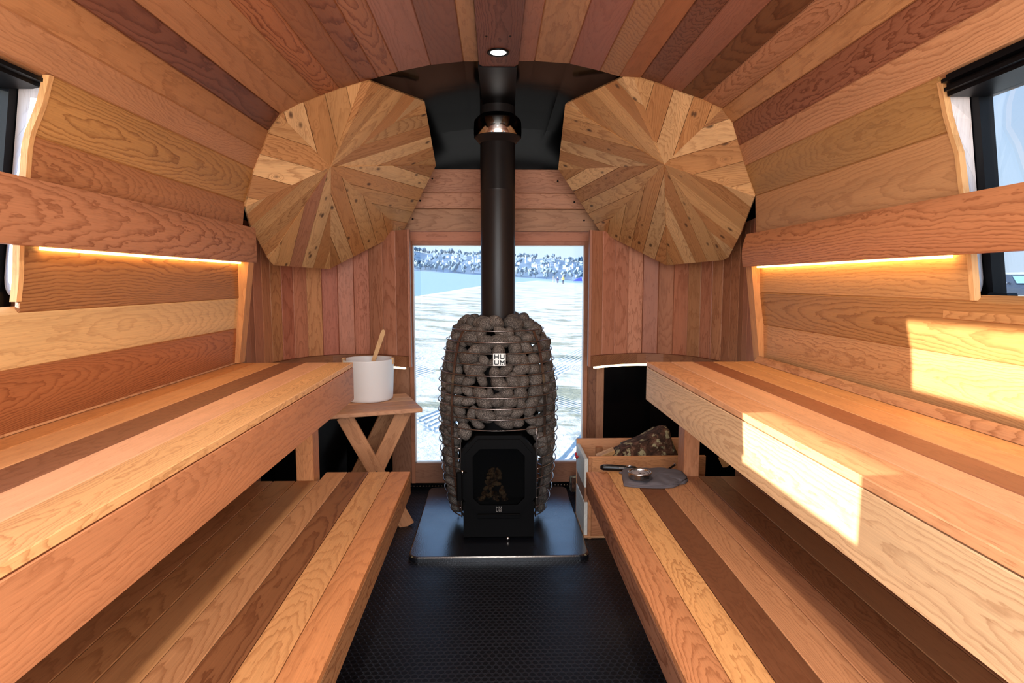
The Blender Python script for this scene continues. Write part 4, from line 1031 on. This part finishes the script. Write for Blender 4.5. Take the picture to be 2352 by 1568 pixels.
m.tube([TCc+V((-.006, .004, .0170)), TCc+V((.020, -.004, .0170))], .0009, 5); m.lathe([(0, .0185), (.004, .018), (.0045, .0158)], TCc, 16)
mk('needle_and_scale', m, 'badgeblack', th)
m = MB()
for k in range(9):
    a = math.radians(-90-14+k*5.4+8); d = V((math.cos(a), math.sin(a), 0)); t_ = V((-d.y, d.x, 0)); m.board(TCc+d*(TR-.0018)-t_*.0012+UZ*.004, UZ, t_, d, .011, .0024, .0008, 0)
mk('vent_slot', m, 'badgeblack', th)
# lighter
def L3(px, py, z): return aZ(px, py, z)
m = MB(); zz = LT+.015; hp = [L3(1379, 1073, zz), L3(1386, 1073, zz), L3(1405, 1073.5, zz), L3(1430, 1075, zz), L3(1448, 1077, zz), L3(1466, 1080, zz), L3(1482, 1083, zz)]
for i_, p in enumerate(hp): p.y += .0+.02*0
m.tube(hp, [.007, .0125, .0135, .013, .013, .011, .007], 12)
lt = thing('gas_lighter', 'long black gas lighter lying behind the grey mitten', 'lighter', hp[2])
mk('handle', m, 'plastic', lt)
m = MB(); e0 = aZ(1482, 1083, zz); e1 = aY(1530, 1078.5, e0.y+.02); e2 = aY(1551, 1066.5, e0.y+.045)
m.tube([e0, V((e1.x, e1.y, LT+.012)), V((e2.x, e2.y, e2.z))], .0045, 10); mk('nozzle', m, 'plastic', lt)
m = MB(); m.tube([V((e2.x, e2.y, e2.z))-V((.004, 0, .002)), V((e2.x, e2.y, e2.z))+V((.003, 0, .002))], .0048, 10); mk('nozzle_tip', m, 'steel', lt)
tr = L3(1445, 1073, LT+.025)
m = MB(); a = hp[4]; m.tube([a+V((-.018, -.004, .012)), a+V((-.004, -.006, .016)), a+V((.02, -.006, .012))], .003, 6); mk('trigger', m, 'steel', lt)
m = MB(); a = hp[3]; m.box((a.x-.017, a.y-.0135, a.z+.004), (a.x+.006, a.y-.0115, a.z+.008), ch=0); mk('printed_mark', m, 'logogrey', lt)

# ------------------------------------------------------------------ outdoors
AX, BX = .0164, -.0627
def gz(x, y, c=-.55):
    # tilted beach / water plane, rising to a berm on the right
    xr = min(x, .14*y+.5) if y > 0 else x
    rise = max(0, x-xr)
    return c+AX*y+BX*xr+rise*.026*(1 if y > 0 else 0)
PN = V((-BX, -AX, 1)).normalized()
def gp_(px, py, c=-.55): return aP(px, py, V((0, 0, c)), PN)
t = NT('beach_sand'); tc = t.n('ShaderNodeTexCoord'); sx = t.n('ShaderNodeSeparateXYZ'); t.lk(tc.outputs['Object'], sx.inputs[0])
n1 = t.noi(tc.outputs['Object'], .8, 5, .65); n2 = t.noi(tc.outputs['Object'], 7, 4, .7); n3 = t.noi(t.vec(t.ma('MULTIPLY', sx.outputs[0], .5), t.ma('MULTIPLY', sx.outputs[1], 1.1), 0.0), .8, 5, .7, .6)
c = t.ramp(n2, [(.3, (.50, .465, .39)), (.5, (.62, .58, .49)), (.7, (.70, .655, .555))])
c = t.mix(t.ramp(n3, [(.51, 0), (.58, .8)]), c, (.20, .19, .11))
c = t.mix(t.ramp(n1, [(.56, 0), (.66, .35)]), c, (.34, .38, .44))
def tracks(kx, ky, off, per, wid):
    # bands of parallel tyre ruts; distance across the band direction
    dd_ = t.ma('ADD', t.ma('ADD', t.ma('MULTIPLY', sx.outputs[0], kx), t.ma('MULTIPLY', sx.outputs[1], ky)), t.ma('ADD', t.ma('MULTIPLY', n1, .10), off))
    band = t.ramp(t.ma('FRACT', t.ma('DIVIDE', dd_, per)), [(0, 0), (.04, 1), (wid, 1), (wid+.05, 0)])
    ln = t.ramp(t.ma('FRACT', t.ma('MULTIPLY', dd_, 11.0)), [(0, 0), (.3, 1), (.6, 1), (.9, 0)])
    return t.ma('MULTIPLY', band, ln)
tk = t.ma('MAXIMUM', tracks(.93, -.36, 100.3, 1.9, .28), tracks(.80, .60, 101.0, 2.6, .20))
tk = t.ma('MULTIPLY', tk, t.ramp(t.ma('DIVIDE', sx.outputs[1], 40.0), [(.22, 1), (.42, 0)]))
tk = t.ma('MULTIPLY', tk, t.ramp(t.noi(tc.outputs['Object'], .5, 2), [(.42, 0), (.5, 1)]))
c = t.mix(t.ma('MULTIPLY', tk, .5), c, (.30, .36, .44))  # blue tint paints the shade inside the ruts into the sand
t.bsdf(c, .95, 0, .1, bump=t.ma('ADD', t.ma('ADD', t.ma('MULTIPLY', n2, .6), t.ma('MULTIPLY', n1, 2.0)), t.ma('MULTIPLY', tk, -1.0)), bs=.5, bd=.04); M['sand'] = t.m
t = NT('bay_water'); tc = t.n('ShaderNodeTexCoord')
t.bsdf((.27, .37, .44), .55, 0, .3); M['water'] = t.m
# beach height field
shore = [(945, 679), (1000, 671), (1060, 661.5), (1105, 655.5), (1185, 648), (1240, 643.5), (1300, 641.5), (1345, 640.5)]
mb = MB(); ys = [-40, -15, -5, 0, 2, 3, 3.6, 4, 4.5, 5, 6, 7, 8, 10, 12, 15, 18, 22, 27, 33, 40, 50, 60, 75, 90, 105, 120, 140, 165]
def shore_x(y):
    # x of waterline at distance y (from the photographed line)
    pts = [gp_(a, b) for a, b in shore]
    if y <= pts[0].y:
        d = (pts[1]-pts[0]); return pts[0].x+(y-pts[0].y)*d.x/d.y
    for i in range(1, len(pts)):
        if y <= pts[i].y: f = (y-pts[i-1].y)/(pts[i].y-pts[i-1].y); return pts[i-1].x+(pts[i].x-pts[i-1].x)*f
    return pts[-1].x+(y-pts[-1].y)*.3
nx = 34; vs = []
for y in ys:
    xs0 = shore_x(y) if y > 3 else shore_x(3)-(3-y)*2-10
    xs0 = max(xs0, -60)
    for i in range(nx):
        f = i/(nx-1); x = xs0+(190-xs0)*(f**1.8)
        vs.append(V((x, y, gz(x, y)-(.12 if i == 0 else 0)+(.05*noise.noise(V((x*.5, y*.5, 0))) if y > 4 else 0))))
fs = [[i*nx+j, i*nx+j+1, (i+1)*nx+j+1, (i+1)*nx+j] for i in range(len(ys)-1) for j in range(nx-1)]
mb.solid(vs, fs, g=UY, smooth=True)
o = mk('ground', mb, 'sand'); o['kind'] = 'structure'
mb = MB(); q = [(-900, -60), (900, -60), (900, 1400), (-900, 1400)]
mb.solid([V((x, y, -.72+AX*y+BX*x)) for x, y in q], [[0, 1, 2, 3]], g=UX); o = mk('bay_water', mb, 'water'); tag(o, 'pale blue bay water beyond the beach, below the wooded hill', 'water'); o['kind'] = 'stuff'
# wooded hill beyond the bay
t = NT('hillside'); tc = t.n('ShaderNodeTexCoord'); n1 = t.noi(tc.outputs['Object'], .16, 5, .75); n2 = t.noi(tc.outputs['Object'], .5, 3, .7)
c = t.ramp(n1, [(.38, (.09, .13, .17)), (.5, (.17, .22, .27)), (.6, (.32, .36, .39))]); c = t.mix(t.ma('MULTIPLY', n2, .5), c, (.14, .22, .30))  # blue-grey base colours paint the distance haze into the hill
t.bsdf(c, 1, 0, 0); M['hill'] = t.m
ridge = [(100, 560), (450, 556), (820, 566), (945, 572), (985, 579), (1030, 579), (1070, 584), (1105, 583), (1150, 586), (1185, 588), (1230, 590), (1270, 590), (1305, 596), (1345, 600), (1450, 604), (1800, 612), (2250, 622)]
foot = [(100, 575), (450, 592), (820, 612), (945, 619), (985, 621), (1030, 625), (1070, 628), (1105, 630), (1150, 633), (1185, 636), (1230, 639), (1270, 640), (1305, 641), (1345, 642), (1450, 645), (1800, 652), (2250, 660)]
DN, DF = 260, 430
def hillp(px, f):
    for i in range(1, len(ridge)):
        if px <= ridge[i][0] or i == len(ridge)-1:
            k = (px-ridge[i-1][0])/(ridge[i][0]-ridge[i-1][0])
            ry = ridge[i-1][1]+(ridge[i][1]-ridge[i-1][1])*k; fy = foot[i-1][1]+(foot[i][1]-foot[i-1][1])*k; break
    y = DN+(DF-DN)*f; py = fy+(ry+4-fy)*(f**.9)
    return aY(px, py, y)
mb = MB(); vs = []; NXH, NYH = 220, 10
for j in range(NYH):
    for i in range(NXH): vs.append(hillp(100+2150*i/(NXH-1), j/(NYH-1))+V((0, 0, .9*noise.noise(V((i*.7, j*.9, 0))) if j else -2)))
fs = [[j*NXH+i, j*NXH+i+1, (j+1)*NXH+i+1, (j+1)*NXH+i] for j in range(NYH-1) for i in range(NXH-1)]
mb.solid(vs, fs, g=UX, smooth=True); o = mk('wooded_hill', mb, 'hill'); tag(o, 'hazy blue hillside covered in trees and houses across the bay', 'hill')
t = NT('distant_foliage'); oi = t.n('ShaderNodeObjectInfo'); t.bsdf(t.ramp(oi.outputs['Random'], [(0, (.10, .145, .19)), (.6, (.15, .20, .24)), (1, (.24, .27, .27))]), 1, 0, 0); M['foliage'] = t.m  # crowns tinted blue-grey, haze painted into the leaf colour
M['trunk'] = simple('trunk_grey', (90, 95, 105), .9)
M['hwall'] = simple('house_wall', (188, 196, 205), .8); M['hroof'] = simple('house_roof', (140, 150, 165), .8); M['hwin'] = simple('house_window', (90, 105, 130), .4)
rnd = random.Random(5)
def tree(k):
    m = MB()
    for q in range(7):
        a = rnd.uniform(0, 6.28); r = rnd.uniform(0, 1.6); m.ell((r*math.cos(a), r*math.sin(a), 3.6+rnd.uniform(-1, 1.6)), (rnd.uniform(1.0, 1.9), rnd.uniform(1, 1.8), rnd.uniform(.9, 1.7)), 7, 5, smooth=True)
    r_ = thing('distant_tree', 'bluish tree on the hazy hillside across the bay', 'tree', (0, 0, 0), 'trees on the far hillside')
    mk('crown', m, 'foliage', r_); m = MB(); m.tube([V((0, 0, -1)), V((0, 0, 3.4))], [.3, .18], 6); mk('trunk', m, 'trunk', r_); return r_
def place_tree(src, first, p, s):
    r_ = src
    if not first:
        r_ = src.copy(); C.objects.link(r_)
        for ch in src.children: c_ = ch.copy(); C.objects.link(c_); c_.parent = r_
    r_.location = p; r_.scale = (s, s, s*rnd.uniform(.8, 1.2)); r_.rotation_euler = (0, 0, rnd.uniform(0, 6)); return r_
TP = [tree(k) for k in range(4)]; cnt = 0
for k in range(330):
    px = rnd.uniform(935, 1350)
    if 1112 < px < 1174 : continue
    f = rnd.choice((rnd.random(), 1.0, rnd.random()*.35))
    place_tree(TP[cnt % 4], cnt < 4, hillp(px, f), rnd.uniform(.26, .58)*(1.05 if f == 1 else .85)); cnt += 1
def house(k):
    w, d, h = (4.0, 3.2, 1.7) if k % 2 else (3.0, 3.0, 2.4)
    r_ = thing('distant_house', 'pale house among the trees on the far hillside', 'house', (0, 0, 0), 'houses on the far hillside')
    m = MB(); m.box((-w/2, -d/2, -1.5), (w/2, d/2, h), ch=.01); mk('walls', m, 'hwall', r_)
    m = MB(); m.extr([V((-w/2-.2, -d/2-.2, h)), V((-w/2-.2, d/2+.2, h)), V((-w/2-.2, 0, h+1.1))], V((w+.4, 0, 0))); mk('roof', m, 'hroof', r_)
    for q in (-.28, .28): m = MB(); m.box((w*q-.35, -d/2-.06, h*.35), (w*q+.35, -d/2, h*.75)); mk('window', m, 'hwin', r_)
    return r_
HP = [house(0), house(1)]; cnt = 0
for k in range(120):
    px = rnd.uniform(975, 1345)
    if 1112 < px < 1174: continue
    f = rnd.uniform(.25, .97)
    r_ = place_tree(HP[cnt % 2], cnt < 2, hillp(px, f)+V((0, -1, .8)), rnd.uniform(.28, .5)); r_.rotation_euler = (0, 0, rnd.uniform(-.5, .5)); cnt += 1
# people walking on the beach
def person(px, head, feet, label, jc, tc_, hc_, step):
    D = 1.72*FPX/(feet-head); p = aY(px, feet, D); S_ = 1.72
    r_ = thing('person', label, 'person', p)
    jm = simple('jacket', jc, .9); tm = simple('trousers', tc_, .9); sk = simple('skin', (205, 150, 120), .7); hm = simple('hair', hc_, .9)
    m = MB(); P_ = lambda a, b, c_: p+V((a, b, c_))
    # continuous body: torso+neck+head as one tube, limbs joined
    m.tube([P_(0, 0, .80), P_(0, 0, .95), P_(0, 0, 1.15), P_(0, 0, 1.35), P_(0, 0, 1.44), P_(0, 0, 1.49), P_(0, .0, 1.54), P_(0, 0, 1.62), P_(0, 0, 1.70), P_(0, 0, 1.72)], [.13, .15, .15, .17, .10, .055, .07, .095, .07, .02], 12)
    for s in (-1, 1):
        m.tube([P_(s*.08, 0, .9), P_(s*.10, s*step*.12, .5), P_(s*.10, s*step*.30, .06), P_(s*.10, s*step*.30-.14, .03)], [.09, .065, .045, .04], 8)
        m.tube([P_(s*.16, 0, 1.38), P_(s*.24, -s*step*.08, 1.10), P_(s*.25, -s*step*.2-.05, .86), P_(s*.25, -s*step*.2-.07, .78)], [.055, .045, .035, .03], 8)
    mk('body', m, sk, r_)
    m = MB(); m.tube([P_(0, 0, .84), P_(0, 0, .95), P_(0, 0, 1.15), P_(0, 0, 1.35), P_(0, 0, 1.45)], [.17, .175, .17, .19, .10], 12)
    for s in (-1, 1): m.tube([P_(s*.15, 0, 1.40), P_(s*.24, -s*step*.08, 1.10), P_(s*.25, -s*step*.2-.05, .88)], [.07, .06, .05], 8)
    mk('jacket', m, jm, r_)
    m = MB()
    for s in (-1, 1): m.tube([P_(s*.07, 0, .92), P_(s*.10, s*step*.12, .5), P_(s*.10, s*step*.30, .10)], [.11, .08, .06], 8)
    mk('trousers', m, tm, r_)
    m = MB(); m.ell(P_(0, .015, 1.66), (.10, .11, .09), 10, 7); mk('hair', m, hm, r_)
person(1280.5, 636, 653, 'person in a dark jacket walking on the beach, left of the pair', (40, 45, 80), (90, 95, 115), (225, 225, 230), .5)
person(1293, 633, 652.5, 'person in a yellow jacket walking on the beach', (235, 205, 90), (60, 70, 90), (225, 150, 120), .5)
D = 95; p = aY(1334, 645.5, D)
r_ = thing('beach_tent', 'low blue tent on the sand at the right edge of the window', 'tent', p)
m = MB(); m.extr([p+V((-1.2, 0, 0)), p+V((1.5, 0, 0)), p+V((1.3, 0, .45)), p+V((.2, 0, .62)), p+V((-.8, 0, .3))], V((0, 1.5, 0))); mk('canvas', m, simple('tent_blue', (70, 80, 215), .8), r_)
m = MB(); m.tube([p+V((.2, .0, .62)), p+V((.2, -.5, 0))], .02, 5); mk('guy_rope', m, 'hwall', r_)
D = 110; p = aY(1270.5, 650, D); r_ = thing('beach_net', 'small tan net frame standing on the beach by the walkers', 'net', p)
m = MB(); m.tube([p, p+V((0, 0, 1.3)), p+V((.45, 0, .6)), p+V((.5, 0, 0))], .04, 5); mk('frame', m, simple('tan_pole', (205, 175, 130), .8), r_)
# cars seen through the right window
def car(px, top, base, label, col, wdt=1.85):
    D = 1.6*FPX/(base-top); p = aY(px, base, D)
    r_ = thing('parked_car', label, 'car', p, None)
    paint = simple('car_paint', col, .25, 0, .6); w = wdt/2
    def sec(ps, y0, y1): return [p+V((a, y0, b)) for a, b in ps]
    m = MB(); prof_ = [(0, .45, .22), (.15, .86, .22), (.9, .95, .22), (1.15, .98, .22), (3.8, 1.0, .22), (4.3, .9, .25)]
    vs = []; PR = [(-1, 0), (-1.02, .35), (-1, .75), (-.9, 1.0), (.9, 1.0), (1, .75), (1.02, .35), (1, 0)]
    for (yy, hh_, b0) in prof_:
        for a_, b_ in PR: vs.append(p+V((a_*w*(.93 if yy in (0, 4.3) else 1), yy, b0+(hh_-b0)*b_)))
    n_ = 8; fs = [[i*n_+j, i*n_+(j+1) % n_, (i+1)*n_+(j+1) % n_, (i+1)*n_+j] for i in range(5) for j in range(n_)]+[list(range(n_))[::-1], [5*n_+j for j in range(n_)]]
    m.solid(vs, fs); 
    vs = []
    for (yy, hh_, ww) in ((.95, .97, .88), (1.6, 1.55, .70), (2.1, 1.6, .68), (3.4, 1.55, .68), (4.0, 1.0, .85)):
        for a_, z_ in ((-1, 0), (-.98, 1), (.98, 1), (1, 0)): vs.append(p+V((a_*w*(ww if z_ else .93), yy, .95+(hh_-.95)*z_)))
    fs = [[i*4+j, i*4+(j+1) % 4, (i+1)*4+(j+1) % 4, (i+1)*4+j] for i in range(4) for j in range(4)]; m.solid(vs, fs); mk('body', m, paint, r_)
    m = MB(); m.solid([p+V((a_*w, y_, z_)) for a_, y_, z_ in ((-.80, 1.02, 1.03), (.80, 1.02, 1.03), (.64, 1.57, 1.50), (-.64, 1.57, 1.50))], [[0, 1, 2, 3]]); 
    m.solid([v+V((0, -.02, .01)) for v in m.v[:4]], [[0, 1, 2, 3]]); mk('windscreen', m, simple('windscreen_glass', (150, 190, 195), .1, 0, .8), r_)
    for s in (-1, 1):
        m = MB(); m.ell(p+V((s*w*.74, .06, .66)), (.22, .08, .09), 10, 6); mk('headlight', m, 'white', r_)
        m = MB(); m.tube([p+V((s*w*.98, .75, .33)), p+V((s*w*.78, .75, .33))], .33, 18); mk('wheel', m, 'plastic', r_)
        m = MB(); m.tube([p+V((s*w*.98, 3.5, .33)), p+V((s*w*.78, 3.5, .33))], .33, 18); mk('wheel', m, 'plastic', r_)
        m = MB(); m.ell(p+V((s*(w+.1), 1.35, 1.05)), (.11, .07, .08), 8, 6); mk('wing_mirror', m, paint, r_)
    m = MB(); m.box(p+V((-.5, -.03, .55)), p+V((.5, .05, .72)), ch=.01); mk('grille', m, 'chrome', r_)
    m = MB(); m.box(p+V((-.26, -.05, .36)), p+V((.26, -.02, .48)), ch=.005); mk('number_plate', m, 'white', r_)
    m = MB(); m.box(p+V((-w*.9, -.02, .22)), p+V((w*.9, .04, .32)), ch=.01); mk('bumper_intake', m, 'plastic', r_)
car(2322, 619, 676, 'dark car parked on the beach, seen whole through the right window', (58, 72, 92))
car(2392, 628, 690, 'dark car at the right picture edge, beyond the whole car', (40, 48, 62))

# ------------------------------------------------------------------ light
w = bpy.data.worlds.new('sky'); bpy.context.scene.world = w; w.use_nodes = True; nt = w.node_tree; nt.nodes.clear()
class WT(NT):
    def __init__(s, tree): s.t = tree; s.out = s.n('ShaderNodeOutputWorld')
t = WT(nt); tc = t.n('ShaderNodeTexCoord'); sx = t.n('ShaderNodeSeparateXYZ'); t.lk(tc.outputs['Generated'], sx.inputs[0])
base = t.ramp(sx.outputs[2], [(0, (.66, .79, .95)), (.12, (.58, .75, .95)), (.30, (.46, .66, .94)), (.42, (.26, .48, .90)), (1, (.26, .46, .86))])
SD_ = V((1, .095, -.24)).normalized(); toS = -SD_
dp = t.n('ShaderNodeVectorMath', operation='DOT_PRODUCT'); t.lk(tc.outputs['Generated'], dp.inputs[0]); dp.inputs[1].default_value = V((-.75, -.62, .25)).normalized()
glow = t.ramp(dp.outputs['Value'], [(.0, 0), (.55, .45), (1, 1)])
st = t.ma('ADD', t.ma('MULTIPLY', glow, WGLOW if 'WGLOW' in globals() else 3.6), 1.08)
bg = t.n('ShaderNodeBackground'); t.lk(base, bg.inputs[0]); t.lk(st, bg.inputs[1]); t.lk(bg.outputs[0], t.out.inputs[0])
sd = bpy.data.lights.new('sun', 'SUN'); so = bpy.data.objects.new('sun', sd); C.objects.link(so); sd.energy = 17; sd.angle = .009; sd.color = (1, .93, .80)
so.rotation_euler = SD_.to_track_quat('-Z', 'Y').to_euler()
def area(name, loc, dir_, sx_, sy_, en, col, spread=180):
    l = bpy.data.lights.new(name, 'AREA'); o = bpy.data.objects.new(name, l); C.objects.link(o); l.shape = 'RECTANGLE'; l.size = sx_; l.size_y = sy_; l.energy = en; l.color = col; l.spread = math.radians(spread)
    o.location = loc; o.rotation_euler = V(dir_).to_track_quat('-Z', 'Y').to_euler(); return o
# beam of the far downlight, plus two added unseen fill beams nearer
for i, y in enumerate((dl.y, 1.3, .35)):
    l = bpy.data.lights.new('downlight_fill_beam', 'SPOT'); o = bpy.data.objects.new('downlight_fill_beam', l); C.objects.link(o)
    l.energy = (12, 46, 42)[i]; l.spot_size = math.radians(165); l.spot_blend = 1; l.shadow_soft_size = .05; l.color = (1, .93, .84)
    o.location = (dl.x, y, zt-.03); o.rotation_euler = (0, 0, 0)
area('rear_fill_light', (.02, -.25, 1.25), (0, 1, .12), 1.9, 1.6, 54, (1, .95, .88))  # added unseen fill at the open rear, stands in for daylight there
sc = bpy.context.scene
sc.view_settings.view_transform = 'Standard'; sc.view_settings.look = 'None'; sc.view_settings.gamma = 1; sc.view_settings.use_curve_mapping = False
sc.view_settings.exposure = .16
sc.cycles.max_bounces = 10; sc.cycles.diffuse_bounces = 6; sc.cycles.transparent_max_bounces = 12; sc.cycles.caustics_reflective = False; sc.cycles.caustics_refractive = False
